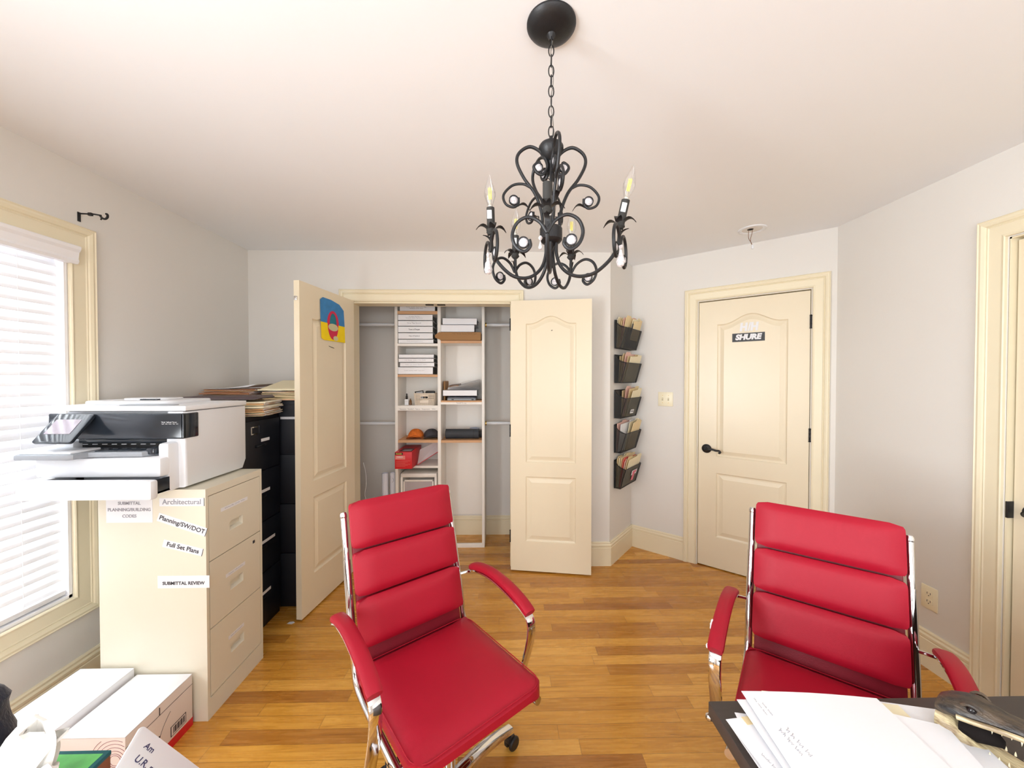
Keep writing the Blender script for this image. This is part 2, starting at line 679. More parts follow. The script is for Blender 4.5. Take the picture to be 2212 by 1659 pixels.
def door_casing(mm, T, x0, x1, z1, rv=0.006):
    return casing(mm, T, [((x0 - rv, 0), (-1, 0)), ((x0 - rv, z1 + rv), (-1, 1)), ((x1 + rv, z1 + rv), (1, 1)), ((x1 + rv, 0), (1, 0))])


def outline(x0, z0, x1, z1, arch, d, n=18):
    """panel outline with an eyebrow top, inset by d"""
    pts = [(x0 + d, z0 + d), (x1 - d, z0 + d)]
    c, hw = (x0 + x1) / 2, (x1 - x0) / 2
    for i in range(n + 1):
        x = (x1 - d) + ((x0 + d) - (x1 - d)) * i / n
        u = abs(x - c) / hw
        b = 0.0 if u > 0.82 else 0.5 * (1 + math.cos(PI * u / 0.82))
        pts.append((x, z1 - d + arch * b))
    return pts


def door_leaf(w_, h_, th, panels, m=DOOR):
    """leaf in local frame: x 0..w, y 0..th (front at y=0), z 0..h; panels both sides"""
    mm = M()
    for side in (0, 1):
        def P(x, z, dep):
            return (x, dep, z) if side == 0 else (x, th - dep, z)
        bm = bmesh.new()
        loops = [[(0, 0), (w_, 0), (w_, h_), (0, h_)]] + [outline(*p, 0.0) for p in panels]
        edges = []
        for lp in loops:
            vs = [bm.verts.new(P(x, z, 0)) for x, z in lp]
            edges += [bm.edges.new((vs[i], vs[(i + 1) % len(vs)])) for i in range(len(vs))]
        bmesh.ops.triangle_fill(bm, use_beauty=True, use_dissolve=False, edges=edges, normal=(0, -1 if side == 0 else 1, 0))
        mm.bm(bm, m)
        for p in panels:
            rings = []
            for d, dep in ((0, 0), (0.005, 0.007), (0.012, 0.0095), (0.02, 0.009), (0.040, 0.003), (0.044, 0.0015)):
                rings.append([P(x, z, dep) for x, z in outline(*p, d)])
            if side == 1:
                rings = [r[::-1] for r in rings]
            mm.loft(rings, m, cap=False, smooth=False)
            mm.raw(rings[-1], [tuple(range(len(rings[-1])))], m)
    # edges
    mm.raw([(0, 0, 0), (w_, 0, 0), (w_, 0, h_), (0, 0, h_), (0, th, 0), (w_, th, 0), (w_, th, h_), (0, th, h_)],
           [(0, 4, 5, 1), (3, 2, 6, 7), (0, 3, 7, 4), (1, 5, 6, 2)], m)
    return mm


def lever(parent, T, flip=1):
    """dark lever handle; local x along door, -y out of the door"""
    mm = M()
    mm.T = T
    rot = Matrix.Rotation(R(90), 4, 'X')
    mm.lathe([(0.0, 0.0), (0.033, 0.0), (0.034, 0.006), (0.028, 0.012), (0.014, 0.016), (0.011, 0.02), (0.011, 0.045), (0.0, 0.047)], BLACK, 28, T=rot)
    path = smoothpath([(0, -0.042, 0), (0.02 * flip, -0.05, 0.002), (0.045 * flip, -0.05, 0.004), (0.07 * flip, -0.048, -0.002), (0.092 * flip, -0.047, -0.002),
                       (0.1 * flip, -0.047, -0.012), (0.094 * flip, -0.047, -0.019), (0.087 * flip, -0.047, -0.014)], 5)
    mm.tube(path, [0.0095 - 0.004 * i / len(path) for i in range(len(path))], BLACK, 10)
    return mm.build('handle', parent)


def hinge(parent, T, z):
    mm = M()
    mm.T = T
    mm.lathe([(0, 0), (0.007, 0.0), (0.008, 0.003), (0.006, 0.005), (0.006, 0.028), (0.007, 0.03), (0.006, 0.032), (0.006, 0.055), (0.007, 0.057),
              (0.006, 0.059), (0.006, 0.083), (0.008, 0.086), (0.004, 0.092), (0, 0.092)], BLACK, 12, c=(0, -0.004, z))
    return mm.build('hinge', parent)


# door in the diagonal wall
d1 = empty('door_1', B, math.atan2(dBD.y, dBD.x))
struct(d1)
I = Matrix.Identity(4)
cm = M()
door_casing(cm, I, DD[0], DD[1], DD[2])
cm.box((DD[0] - 0.001, 0, 0), (DD[0] + 0.002, 0.12, DD[2]), TRIM)
cm.box((DD[1] - 0.002, 0, 0), (DD[1] + 0.001, 0.12, DD[2]), TRIM)
cm.box((DD[0], 0, DD[2] - 0.002), (DD[1], 0.12, DD[2] + 0.001), TRIM)
cm.build('door_casing', d1)
lw = DD[1] - DD[0] - 0.010
pn = lambda a0, a1: [(a0, 0.85, a1, 1.85, 0.065), (a0, 0.235, a1, 0.725, 0.0)]
lf = door_leaf(lw, 2.028, 0.035, pn(0.125, lw - 0.118))
lo = lf.build('door_leaf', d1)
lo.location = (DD[0] + 0.005, 0.004, 0.008)
# dark panel across the opening, standing in for shade in the leaf gaps
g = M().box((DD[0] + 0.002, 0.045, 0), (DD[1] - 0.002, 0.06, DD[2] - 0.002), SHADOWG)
g.build('gap_shade_panel', d1)
lever(lo, Matrix.Translation((0.058, 0, 0.905)))
for z in (0.16, 1.02, 1.775):
    hinge(lo, Matrix.Translation((lw + 0.003, 0, 0)), z)
# stickers on the door leaf
RX = Matrix.Rotation(R(90), 4, 'X')
sx_ = 0.853 - DD[0] - 0.005
st = M()
st.T = Matrix.Translation((sx_, 0.0005, 1.7425))
st.box((-0.1, -0.0012, -0.031), (0.1, 0.0, 0.031), RUBBER)
st.box((-0.096, -0.0016, -0.0275), (0.096, -0.001, 0.0275), mat('sticker_grey_edge', (96, 98, 102), 0.5))
st.box((-0.0945, -0.002, -0.026), (0.0945, -0.001, 0.026), RUBBER)
st.text('SHURE', 0.052, PAPER, Matrix.Translation((-0.002, -0.0025, 0.0)) @ RX, bold=0.0032, shear=0.18, sx=1.0)
s_ = st.build('sticker', lo)
s_['label'] = 'black sticker reading SHURE'
st = M()
st.T = Matrix.Translation((sx_ + 0.008, 0.0005, 1.818))
for a in (-0.036, 0.03):
    for b_ in (-0.015, 0.015):
        st.prism([(a + b_ - 0.0075 - 0.003, -0.031), (a + b_ + 0.0075 - 0.003, -0.031), (a + b_ + 0.0075 + 0.003, 0.031), (a + b_ - 0.0075 + 0.003, 0.031)],
                 0, 0.0012, PAPER, T=RX)
    st.prism([(a - 0.02, -0.007), (a + 0.02, -0.007), (a + 0.021, 0.007), (a - 0.019, 0.007)], 0, 0.0011, PAPER, T=RX)
st.prism([(-0.012, -0.031), (-0.002, -0.031), (0.01, 0.031), (0.0, 0.031)], 0, 0.0013, PAPER, T=RX)
s_ = st.build('sticker', lo)
s_['label'] = 'white cut-out HH lettering sticker'

# right wall door
d2 = empty('door_2', (XR, D.y, 0), R(-90))
struct(d2)
cm = M()
door_casing(cm, I, D2[0], D2[1], D2[2])
cm.box((D2[0] - 0.001, 0, 0), (D2[0] + 0.006, 0.12, D2[2]), TRIM)
cm.box((D2[1] - 0.006, 0, 0), (D2[1] + 0.001, 0.12, D2[2]), TRIM)
cm.box((D2[0], 0, D2[2] - 0.006), (D2[1], 0.12, D2[2] + 0.001), TRIM)
cm.build('door_casing', d2)
lw2 = D2[1] - D2[0] - 0.02
lo2 = door_leaf(lw2, 2.022, 0.035, pn(0.13, lw2 - 0.13)).build('door_leaf', d2)
lo2.location = (D2[0] + 0.012, 0.022, 0.008)
M().box((D2[0] + 0.006, 0.06, 0), (D2[1] - 0.006, 0.075, D2[2] - 0.006), SHADOWG).build('gap_shade_panel', d2)  # dark panel paints the shade in the gaps around this leaf
lever(lo2, Matrix.Translation((0.062, 0, 0.89)))
M().box((D2[0] + 0.002, -0.003, 0.86), (D2[0] + 0.0115, 0.03, 0.93), BLACK, 0.002).build('strike_plate', d2)

# closet: jambs, casing, header catches
cm = M()
cm.T = TB
ox0, ox1 = OX0 - XL, OX1 - XL
casing(cm, TB, [((ox0 - 0.006, 0), (-1, 0)), ((ox0 - 0.006, OZ + 0.0), (-1, 1)), ((ox1 + 0.006, OZ + 0.0), (1, 1)), ((ox1 + 0.006, 0), (1, 0))])
for k in (0, 1):
    x = ox0 - 0.004 if k == 0 else ox1 - 0.004
    cm.box((x, 0, 0), (x + 0.008, 0.12, OZ), TRIM)
cm.box((ox0, 0, OZ - 0.012), (ox1, 0.12, OZ + 0.002), TRIM)
t1 = struct(cm.build('trim_1'))
for x in (ox0 + 0.575, ox0 + 0.665):
    k_ = M()
    k_.T = TB
    k_.box((x - 0.03, 0.03, OZ - 0.018), (x + 0.03, 0.05, OZ - 0.012), SHADOWG)
    k_.build('ball_catch', t1)


def closet_leaf(name, hx, hy, tx, ty, w_):
    d = Vector((tx - hx, ty - hy, 0)).normalized()
    e = empty(name, (hx, hy, 0.012), math.atan2(d.y, d.x))
    struct(e)
    return e, d


# right leaf: front face toward the camera
e3, d3 = closet_leaf('door_3', 0.046, 2.782, 0.632, 2.692, 0.6)
lm = door_leaf(0.594, 2.018, 0.035, [(0.113, 0.815, 0.482, 1.845, 0.055), (0.113, 0.222, 0.482, 0.708, 0.0)])
l3 = lm.build('door_leaf', e3)
q = M()
q.tube([(0.305, 0.0, 1.79), (0.305, -0.014, 1.794)], 0.0012, BLACK, 6)
q.tube([(0.3, -0.012, 1.79), (0.31, -0.014, 1.793)], 0.0016, BLACK, 6)
q.build('nail', l3)
for z in (0.2, 1.0, 1.8):
    hinge(l3, Matrix.Translation((-0.006, 0.03, 0)), z)
# left leaf: local x from hinge toward the camera, +x world side is local ... face at y=th side
e4, d4 = closet_leaf('door_4', -1.160, 2.815, -1.236, 2.275, 0.545)
W4 = 0.594
lm = door_leaf(W4, 2.018, 0.035, [(0.112, 0.80, W4 - 0.115, 1.81, 0.05), (0.112, 0.222, W4 - 0.115, 0.70, 0.0)])
l4 = lm.build('door_leaf', e4)
# drawing taped to the leaf (visible side is local +y)
dr = M()
TT = frame((0, 0.0365, 0), (-1, 0, 0), (0, 1, 0), (0, 0, 1)) @ Matrix.Rotation(0, 4, 'X')


def flat(mm, pts, y, m, T=None):
    """thin sheet on local xz plane at +y side"""
    n = len(pts)
    vs = [(x, y, z) for x, z in pts] + [(x, y - 0.0004, z) for x, z in pts]
    fs = [tuple(range(n))[::-1], tuple(range(n, 2 * n))] + [(i, (i + 1) % n, n + (i + 1) % n, n + i) for i in range(n)]
    mm.raw(vs, fs, m, False, T)


px0, px1 = 0.40, 0.125      # screen left .. right along the leaf (distance from the hinge)


def U(u):
    return px0 + (px1 - px0) * u


zt, zb = 1.965, 1.69


def V(v):
    return zb + (zt - zb) * v


yf = 0.0395
flat(dr, [(U(0.02), V(0.04)), (U(0.12), V(0.0)), (U(1.0), V(0.01)), (U(0.98), V(0.42)), (U(0.0), V(0.42))], yf, YELLOW)
flat(dr, [(U(0.0), V(0.42)), (U(0.98), V(0.42)), (U(0.94), V(0.83)), (U(0.75), V(0.95)), (U(0.4), V(1.0)), (U(0.08), V(1.0)), (U(-0.02), V(0.93))], yf, BLUE)


def ell(cx, cz, rx, rz, a0=0, a1=360, n=20):
    return [(U(cx + rx * math.cos(R(a0 + (a1 - a0) * i / n))), V(cz + rz * math.sin(R(a0 + (a1 - a0) * i / n)))) for i in range(n + 1)]


flat(dr, ell(0.48, 0.42, 0.24, 0.32, 0, 180), yf + 0.0005, REDC)
flat(dr, ell(0.48, 0.42, 0.14, 0.26, 0, 180), yf + 0.001, TEALC)
flat(dr, ell(0.48, 0.42, 0.22, 0.38, 180, 360), yf + 0.0005, REDC)
flat(dr, ell(0.48, 0.34, 0.20, 0.09), yf + 0.0015, CREAMC)
flat(dr, ell(0.58, 0.08, 0.10, 0.06), yf + 0.0015, CREAMC)
o = dr.build('drawing')
o.parent = None
o.matrix_world = Matrix.Translation(e4.location) @ Matrix.Rotation(e4.rotation_euler.z, 4, 'Z')
tag(o, "child's blue and yellow crayon drawing taped on the open left closet door", 'drawing')
q = M()
q.tube([(0.31, 0.035, 1.655), (0.255, 0.037, 1.645)], 0.0016, BLACK, 6)
q.build('nail', l4)
q = M()
q.box((W4 - 0.002, 0.008, 1.90), (W4 + 0.012, 0.026, 1.925), CHROME, 0.003)
q.build('catch', l4)
for z in (0.2, 1.0, 1.8):
    hinge(l4, Matrix.Translation((-0.006, 0.0, 0)), z)

# ------------------------------------------------------------------ windows


def window(name, T, x0, x1, z0, z1, th=0.14, sill=False):
    e = empty(name)
    struct(e)
    c = M()
    casing(c, T, [((x0 - 0.004, z0 - 0.004), (-1, -1)), ((x0 - 0.004, z1 + 0.004), (-1, 1)), ((x1 + 0.004, z1 + 0.004), (1, 1)), ((x1 + 0.004, z0 - 0.004), (1, -1))],
           closed=True, sc=1.11)
    c.build('window_casing', e)
    c = M()
    c.T = T
    t = 0.012
    c.box((x0 - 0.001, 0, z0), (x0 + t, th, z1), BLINDW)
    c.box((x1 - t, 0, z0), (x1 + 0.001, th, z1), BLINDW)
    c.box((x0, 0, z0 - 0.001), (x1, th, z0 + t), BLINDW)
    c.box((x0, 0, z1 - t), (x1, th, z1 + 0.001), BLINDW)
    c.build('window_frame', e)
    c = M()
    c.T = T
    zm = (z0 + z1) / 2
    for (a, b) in ((z0 + t, zm), (zm, z1 - t)):
        y0 = 0.085 if a > z0 + 0.1 else 0.075
        c.box((x0 + t, y0, a), (x0 + t + 0.045, y0 + 0.03, b), BLINDW)
        c.box((x1 - t - 0.045, y0, a), (x1 - t, y0 + 0.03, b), BLINDW)
        c.box((x0 + t, y0, a), (x1 - t, y0 + 0.03, a + 0.045), BLINDW)
        c.box((x0 + t, y0, b - 0.045), (x1 - t, y0 + 0.03, b), BLINDW)
    c.build('window_sash', e)
    c = M()
    c.T = T
    c.box((x0 + t, 0.098, z0 + t), (x1 - t, 0.101, z1 - t), GLASS)
    c.build('window_pane', e)
    return e


window('window_1', TL, W1[0] - YF, W1[1] - YF, W1[2], W1[3])
window('window_2', TL, W2[0] - YF, W2[1] - YF, W2[2], W2[3])
window('window_3', TF, *W3, th=0.1)

# blind in the near window
bl = empty('window_blind', (XL, W1[1], W1[2]), 0, 'white two-inch horizontal window blind, lowered, glowing with daylight', 'blind')
by0, by1 = W1[0] + 0.014 - W1[1], -0.016
v_ = M()
# valance with a moulded profile
vp = [(0.0, 0.0), (0.028, 0.0), (0.034, 0.012), (0.03, 0.022), (0.034, 0.05), (0.042, 0.062), (0.044, 0.074), (0.04, 0.078), (0.0, 0.078)]
v_.loft([[(p[0], by0 - 0.02, 1.487 + p[1]) for p in vp], [(p[0], 0.02, 1.487 + p[1]) for p in vp]], BLINDW, smooth=False)
v_.build('valance', bl)
s_ = M()
n = 34
for i in range(n):
    z = 0.062 + i * (1.487 - 0.06) / 33
    a = R(-66)
    pts = []
    for k in range(5):
        u = (k / 4 - 0.5) * 0.05
        cz = 0.003 * (1 - (2 * k / 4 - 1) ** 2)
        pts.append((-0.036 + u * math.cos(a) - cz * math.sin(a), z + u * math.sin(a) + cz * math.cos(a)))
    ring = pts + [(p[0], p[1] - 0.0026) for p in pts[::-1]]
    s_.loft([[(p[0], by0, p[1]) for p in ring], [(p[0], by1, p[1]) for p in ring]], SLAT, smooth=False)
s_.build('slats', bl)
s_ = M()
s_.box((-0.058, by0, 0.018), (-0.008, by1, 0.04), BLINDW, 0.004)
s_.build('bottom_rail', bl)
s_ = M()
for y in (-0.16, -0.74):
    s_.tube([(-0.01, y, 0.03), (-0.01, y, 1.5)], 0.0012, BLINDW, 5)
    s_.tube([(-0.06, y, 0.03), (-0.06, y, 1.5)], 0.0012, BLINDW, 5)
s_.build('ladder_cord', bl)
# second blind (rear left window), mostly open: keeps the light soft
# curtain rod bracket
br = M()
br.box((0, -0.006, -0.03), (0.003, 0.006, 0.012), BLACK)
br.tube([(0.002, 0, 0.006), (0.07, 0, 0.003), (0.1, 0, -0.002)], 0.0035, BLACK, 8)
br.box((0.045, -0.005, -0.004), (0.06, 0.005, 0.009), BLACK)
br.tube(smoothpath([(0.095, 0, -0.002), (0.105, 0, -0.014), (0.118, 0, -0.018), (0.128, 0, -0.01), (0.128, 0, 0.002), (0.122, 0, 0.005)], 5), 0.0045, BLACK, 8)
br.tube([(0.102, 0, -0.016), (0.098, 0, -0.022)], 0.003, BLACK, 6)
thing1(br, 'curtain_bracket', 'small black metal curtain rod bracket on the wall above the window corner', 'bracket', (XL, 1.742, 2.195))

# light switch and outlet
sw = M()
sw.T = frame(B + dBD * 0.283, dBD, nBD)
sw.box((-0.058, -0.006, 1.225), (0.058, 0, 1.34), CREAMP, 0.002)
for x in (-0.023, 0.023):
    sw.box((x - 0.006, -0.0065, 1.27), (x + 0.006, -0.006, 1.295), mat('switch_slot', (190, 180, 150), 0.5))
    sw.box((x - 0.004, -0.016, 1.284), (x + 0.004, -0.005, 1.292), CREAMP, 0.001)
    for z in (1.253, 1.312):
        sw.lathe([(0, 0), (0.003, 0), (0.003, 0.001), (0, 0.001)], BRASS, 8, T=Matrix.Translation((x, -0.006, z)) @ RX)
tag(sw.build('light_switch'), 'ivory double light switch plate on the wall left of the paneled door', 'switch')
ot = M()
ot.T = TR
ux = D.y - 1.806
ot.box((ux - 0.036, -0.006, 0.295), (ux + 0.036, 0, 0.41), CREAMP, 0.002)
for z in (0.333, 0.372):
    ot.prism(rrect(ux - 0.017, z - 0.014, ux + 0.017, z + 0.014, 0.008), 0.006, 0.008, CREAMP, T=RX)
    ot.box((ux - 0.008, -0.0086, z - 0.002), (ux - 0.006, -0.0075, z + 0.008), INK)
    ot.box((ux + 0.006, -0.0086, z - 0.002), (ux + 0.008, -0.0075, z + 0.008), INK)
    ot.box((ux - 0.002, -0.0086, z - 0.010), (ux + 0.002, -0.0075, z - 0.006), INK)
tag(ot.build('wall_outlet'), 'ivory electrical outlet low on the right wall behind the right chair', 'outlet')

# recessed can with dangling wires
rc = empty('recessed_light', (1.608, 2.40, H), 0, 'empty white recessed ceiling light with wires dangling, above the paneled door', 'ceiling light')
q = M()
q.lathe([(0.058, 0.0), (0.06, -0.004), (0.07, -0.008), (0.08, -0.005), (0.082, 0.0)], WHITEP, 40)
q.lathe([(0.0, -0.001), (0.058, -0.001)], mat('can_lining', (226, 222, 218), 0.5), 40)
q.lathe([(0.0, -0.002), (0.018, -0.002)], SHADOWG, 16, c=(-0.012, 0, 0))
q.build('trim_ring', rc)
q = M()
q.tube(smoothpath([(-0.022, 0, 0), (-0.024, 0, -0.04), (-0.02, 0, -0.065), (-0.006, 0, -0.085), (0.0, 0, -0.1)], 5), 0.0018, mat('copper_brown_wire', (120, 84, 60), 0.5), 6)
q.tube(smoothpath([(0.002, 0, 0), (-0.002, 0, -0.03), (-0.01, 0, -0.06), (-0.008, 0, -0.085), (0.0, 0, -0.1)], 5), 0.0018, MATS['copper_brown_wire'], 6)
q.build('wire', rc)
q = M()
q.lathe([(0, -0.128), (0.006, -0.126), (0.007, -0.112), (0.005, -0.1), (0, -0.098)], WHITEP, 12, c=(0.003, 0, 0))
q.build('wire_nut', rc)

# ------------------------------------------------------------------ filing cabinets
# beige three-drawer cabinet
bc = empty('filing_cabinet', (-1.475, 1.76, 0), 0, 'beige three-drawer metal filing cabinet with paper labels stuck on its side, under the printer', 'filing cabinet')
X0, X1, Y0, Y1, ZT = -0.222, 0.22, -0.18, 0.18, 0.985
q = M()
q.box((X0, Y0, 0.0), (X1 - 0.0185, Y1, ZT), BEIGE)
q.box((X1 - 0.0185, Y0, 0.0), (X1, Y0 + 0.014, ZT), BEIGE)
q.box((X1 - 0.0185, Y1 - 0.014, 0.0), (X1, Y1, ZT), BEIGE)
q.box((X1 - 0.02, Y0 + 0.0135, ZT - 0.032), (X1, Y1 - 0.0135, ZT), BEIGE)
q.box((X1 - 0.02, Y0 + 0.0135, 0.0), (X1, Y1 - 0.0135, 0.088), BEIGE)
q.box((X1 - 0.0185, Y0 + 0.012, 0.08), (X1 - 0.0178, Y1 - 0.012, ZT - 0.03), BEIGED)
q.box((X1 - 0.001, Y0 + 0.02, 0.098), (X1 + 0.001, Y1 - 0.02, 0.1), BEIGE)
q.build('body', bc)
for i, (za, zb_) in enumerate(((0.092, 0.378), (0.382, 0.668), (0.672, 0.95))):
    q = M()
    # front with a hole for the recessed pull
    hy0, hy1 = -0.045, 0.04
    hz0, hz1 = za + 0.10, za + 0.142
    if i == 2:
        hz0, hz1 = za + 0.085, za + 0.127
    ya, yb = Y0 + 0.018, Y1 - 0.017
    xo, xi = X1 + 0.0, X1 - 0.016
    q.box((xi, ya, za), (xo, hy0, zb_), BEIGE)
    q.box((xi, hy1, za), (xo, yb, zb_), BEIGE)
    q.box((xi, hy0, za), (xo, hy1, hz0), BEIGE)
    q.box((xi, hy0, hz1), (xo, hy1, zb_), BEIGE)
    dd = q.build('drawer', bc)
    q = M()
    q.raw([(xo, hy0, hz0), (xo, hy1, hz0), (xo, hy1, hz1), (xo, hy0, hz1), (xi, hy0 + 0.004, hz0 + 0.012), (xi, hy1 - 0.004, hz0 + 0.012), (xi, hy1 - 0.004, hz1), (xi, hy0 + 0.004, hz1)],
          [(0, 1, 5, 4), (1, 2, 6, 5), (3, 7, 6, 2), (0, 4, 7, 3), (4, 5, 6, 7)], BEIGE)
    q.build('recessed_pull', dd)
    q = M()
    lz = za + (0.196 if i == 2 else 0.178)
    q.T = frame((xo + 0.0003, (-0.01 if i < 2 else -0.012), lz), (0, 1, 0), (0, 0, 1), (1, 0, 0))
    lwid = (0.05, 0.062, 0.085)[i]
    q.box((-lwid, -0.008, 0), (lwid, 0.008, 0.0006), PAPER)
    q.scrawl(lwid * 1.5, 0.008, INKB, Matrix.Translation((0, 0, 0.0006)), seed=20 + i, words=i + 1)
    q.build('drawer_label', dd)
q = M()
q.box((X1 - 0.001, 0.108, 0.628), (X1 + 0.002, 0.122, 0.642), INK, 0.001)
q.build('lock', bc)


def side_label(cx, cz, w_, h_, ang, txt, size, ink=INK, bold=0.0004, lines=None, dy=0.0):
    q = M()
    q.T = frame((cx + 1.475, Y0 - 0.0003, cz), (math.cos(R(ang)), 0, math.sin(R(ang))), (-math.sin(R(ang)), 0, math.cos(R(ang))), (0, -1, 0))
    q.box((-w_ / 2, -h_ / 2, 0), (w_ / 2, h_ / 2, 0.0006), PAPER)
    if lines:
        for k, t in enumerate(lines):
            q.text(t, size, ink, Matrix.Translation((0, h_ / 2 - (k + 0.7) * size * 1.5 + dy * 0.6, 0.001)), bold=bold)
    else:
        q.text(txt, size, ink, Matrix.Translation((0, 0, 0.001)), bold=bold)
        q.box((w_ / 2 - 0.002, -h_ / 2, 0.0), (w_ / 2, h_ / 2, 0.001), INK)
    q.build('paper_label', bc)


side_label(-1.352, 0.933, 0.185, 0.034, 0, 'Architectural', 0.03, ink=INKB)  # window bloom over this label is put into its paler ink
side_label(-1.352, 0.838, 0.21, 0.036, -19, 'Planning/SW/DOT', 0.026)
side_label(-1.35, 0.740, 0.168, 0.032, -14.5, 'Full Set Plans', 0.026)
side_label(-1.568, 0.898, 0.19, 0.1, 0, None, 0.018, lines=['SUBMITTAL', 'PLANNING/BUILDING', 'CODES'], ink=INKB)  # paler ink again carries the bloom near the window
side_label(-1.349, 0.596, 0.214, 0.052, 0, None, 0.0195, lines=['SUBMITTAL REVIEW'], dy=-0.019)

# black cabinets
k1 = empty('filing_cabinet', (-1.64, 2.145, 0), 0, 'black metal filing cabinet with side-facing drawers, between the beige cabinet and the corner', 'filing cabinet')
q = M()
q.box((-0.25, -0.19, 0), (0.235, 0.19, 1.24), NAVY, 0.003)
q.build('body', k1)
for i in range(4):
    z0_, z1_ = 0.04 + i * 0.295, 0.04 + i * 0.295 + 0.29
    q = M()
    q.box((0.235, -0.175, z0_), (0.252, 0.175, z1_), NAVY, 0.003)
    dd = q.build('drawer', k1)
    q = M()
    q.box((0.252, -0.05, z1_ - 0.15), (0.264, 0.03, z1_ - 0.138), mat('dark_handle_metal', (60, 62, 68), 0.35, 0.8), 0.002)
    q.build('handle', dd)
    q = M()
    q.box((0.252, -0.09, z1_ - 0.075), (0.258, -0.02, z1_ - 0.03), CHROME, 0.002)
    q.box((0.2575, -0.083, z1_ - 0.069), (0.2585, -0.027, z1_ - 0.036), NAVY)
    q.build('label_holder', dd)
    q = M()
    q.box((0.2522, 0.0, z1_ - 0.125), (0.2528, 0.075 if i != 1 else 0.12, z1_ - 0.108), PAPER)
    q.build('drawer_label', dd)
k2 = empty('filing_cabinet', (-1.585, 2.6, 0), 0, 'black filing cabinet facing the room in the back left corner, beside the open closet door', 'filing cabinet')
q = M()
q.box((-0.32, -0.225, 0), (0.31, 0.235, 1.31), NAVY, 0.003)
q.build('body', k2)
for i in range(4):
    z0_, z1_ = 0.04 + i * 0.313, 0.04 + i * 0.313 + 0.307
    dd = M().box((-0.305, -0.242, z0_), (0.295, -0.225, z1_), NAVY, 0.003).build('drawer', k2)
    if i == 3:
        q = M()
        q.box((0.18, -0.2435, 1.196), (0.272, -0.242, 1.211), PAPER)
        q.scrawl(0.075, 0.008, INKB, seed=5, words=3, T=frame((0.226, -0.244, 1.2035), (1, 0, 0), (0, 0, 1), (0, -1, 0)))
        q.build('drawer_label', dd)


# folders heaped on the cabinets: each its own thing
def folder_mesh(w_, d_, m, bend=0.004, tab=True, seed=0, th=0.004):
    rnd = random.Random(seed)
    q = M()
    nx = 8
    a = rnd.uniform(-1, 1) * bend
    ph = rnd.uniform(0, 6)
    top, bot = [], []
    vs, fs = [], []
    for j in range(nx + 1):
        for i in range(2):
            x = -w_ / 2 + w_ * j / nx
            y = -d_ / 2 + d_ * i
            z = bend * 0.5 * (1 + math.sin(ph + 4 * j / nx + i)) + abs(a) * (j / nx) * i
            vs.append((x, y, z))
    m0 = len(vs)
    vs += [(x, y, z + th) for x, y, z in vs]
    for j in range(nx):
        a0, a1, b0, b1 = 2 * j, 2 * j + 1, 2 * j + 2, 2 * j + 3
        fs.append((a0, a1, b1, b0))
        fs.append((m0 + a0, m0 + b0, m0 + b1, m0 + a1))
        fs.append((a0, b0, m0 + b0, m0 + a0))
        fs.append((a1, m0 + a1, m0 + b1, b1))
    fs.append((0, m0, m0 + 1, 1))
    e_ = 2 * nx
    fs.append((e_, e_ + 1, m0 + e_ + 1, m0 + e_))
    q.raw(vs, fs, m)
    # paper edge peeking out
    q.box((-w_ / 2 + 0.012, -d_ / 2 + 0.004, bend * 0.5 + th * 0.2), (w_ / 2 + 0.003, d_ / 2 - 0.01, bend * 0.5 + th * 0.8), PAPER)
    if tab:
        t = rnd.uniform(-d_ / 2 + 0.03, d_ / 2 - 0.1)
        q.box((w_ / 2 - 0.002, t, th * 0.3 + bend * 0.4), (w_ / 2 + 0.012, t + 0.07, th * 0.5 + bend * 0.4), m)
    return q


ORD = ['topmost', 'second', 'third', 'fourth', 'fifth', 'sixth', 'seventh', 'eighth', 'ninth', 'tenth', 'eleventh', 'twelfth']


def heap(cx, cy, z0, n, w_, d_, mats, label, group, jit, rz=0.0, dz=None, seed=0, tilt=0.0):
    rnd = random.Random(seed)
    z = z0
    for i in range(n):
        th = rnd.choice((0.003, 0.005, 0.007)) if dz is None else dz
        bend = 0.003
        o = folder_mesh(w_, d_, mats[rnd.randrange(len(mats))], bend, True, seed * 100 + i, th).build('file_folder')
        o.location = (cx + rnd.uniform(-jit, jit), cy + rnd.uniform(-jit, jit), z + 0.0005)
        o.rotation_euler = (0, tilt, rz + rnd.uniform(-0.09, 0.09))
        tag(o, label % ORD[n - 1 - i], 'folder', group)
        z += th + bend * 0.55 + 0.0008
    return z


zA = heap(-1.50, 2.17, 1.241, 11, 0.30, 0.235, [MANILA2, MANILA, MANILA2, MANILA3], 'tan file folder, %s from the top of the fanned heap beside the printer',
          'fanned folders beside the printer', 0.012, rz=0.15, seed=3)
zB = heap(-1.40, 2.51, 1.311, 8, 0.24, 0.30, [MANILA, mat('peach_card', (240, 200, 160), 0.7, var=0.05)], 'peach file folder, %s from the top of the tidy stack beside the closet door',
          'folders stacked by the closet door', 0.005, seed=5)
zC = heap(-1.74, 2.50, 1.311, 11, 0.32, 0.25, [MANILA2, mat('rust_card', (188, 132, 96), 0.8, var=0.2), MANILA2], 'rusty tan folder, %s from the top of the ragged pile in the corner',
          'ragged folder pile near the corner', 0.014, seed=8)
# leather portfolio
q = M()
q.loft([[(x, y * s, z) for x, y, z in ((-0.17, -0.12, 0), (0.17, -0.12, 0), (0.19, -0.1, 0.006), (0.17, -0.115, 0.018), (-0.17, -0.115, 0.018), (-0.19, -0.1, 0.008))] for s in (1.0, -1.0)], BROWNL)
o = thing1(q, 'portfolio', 'dark brown leather portfolio lying on the fanned folders behind the printer', 'portfolio', (-1.56, 2.15, zA + 0.012), rz=0.18)
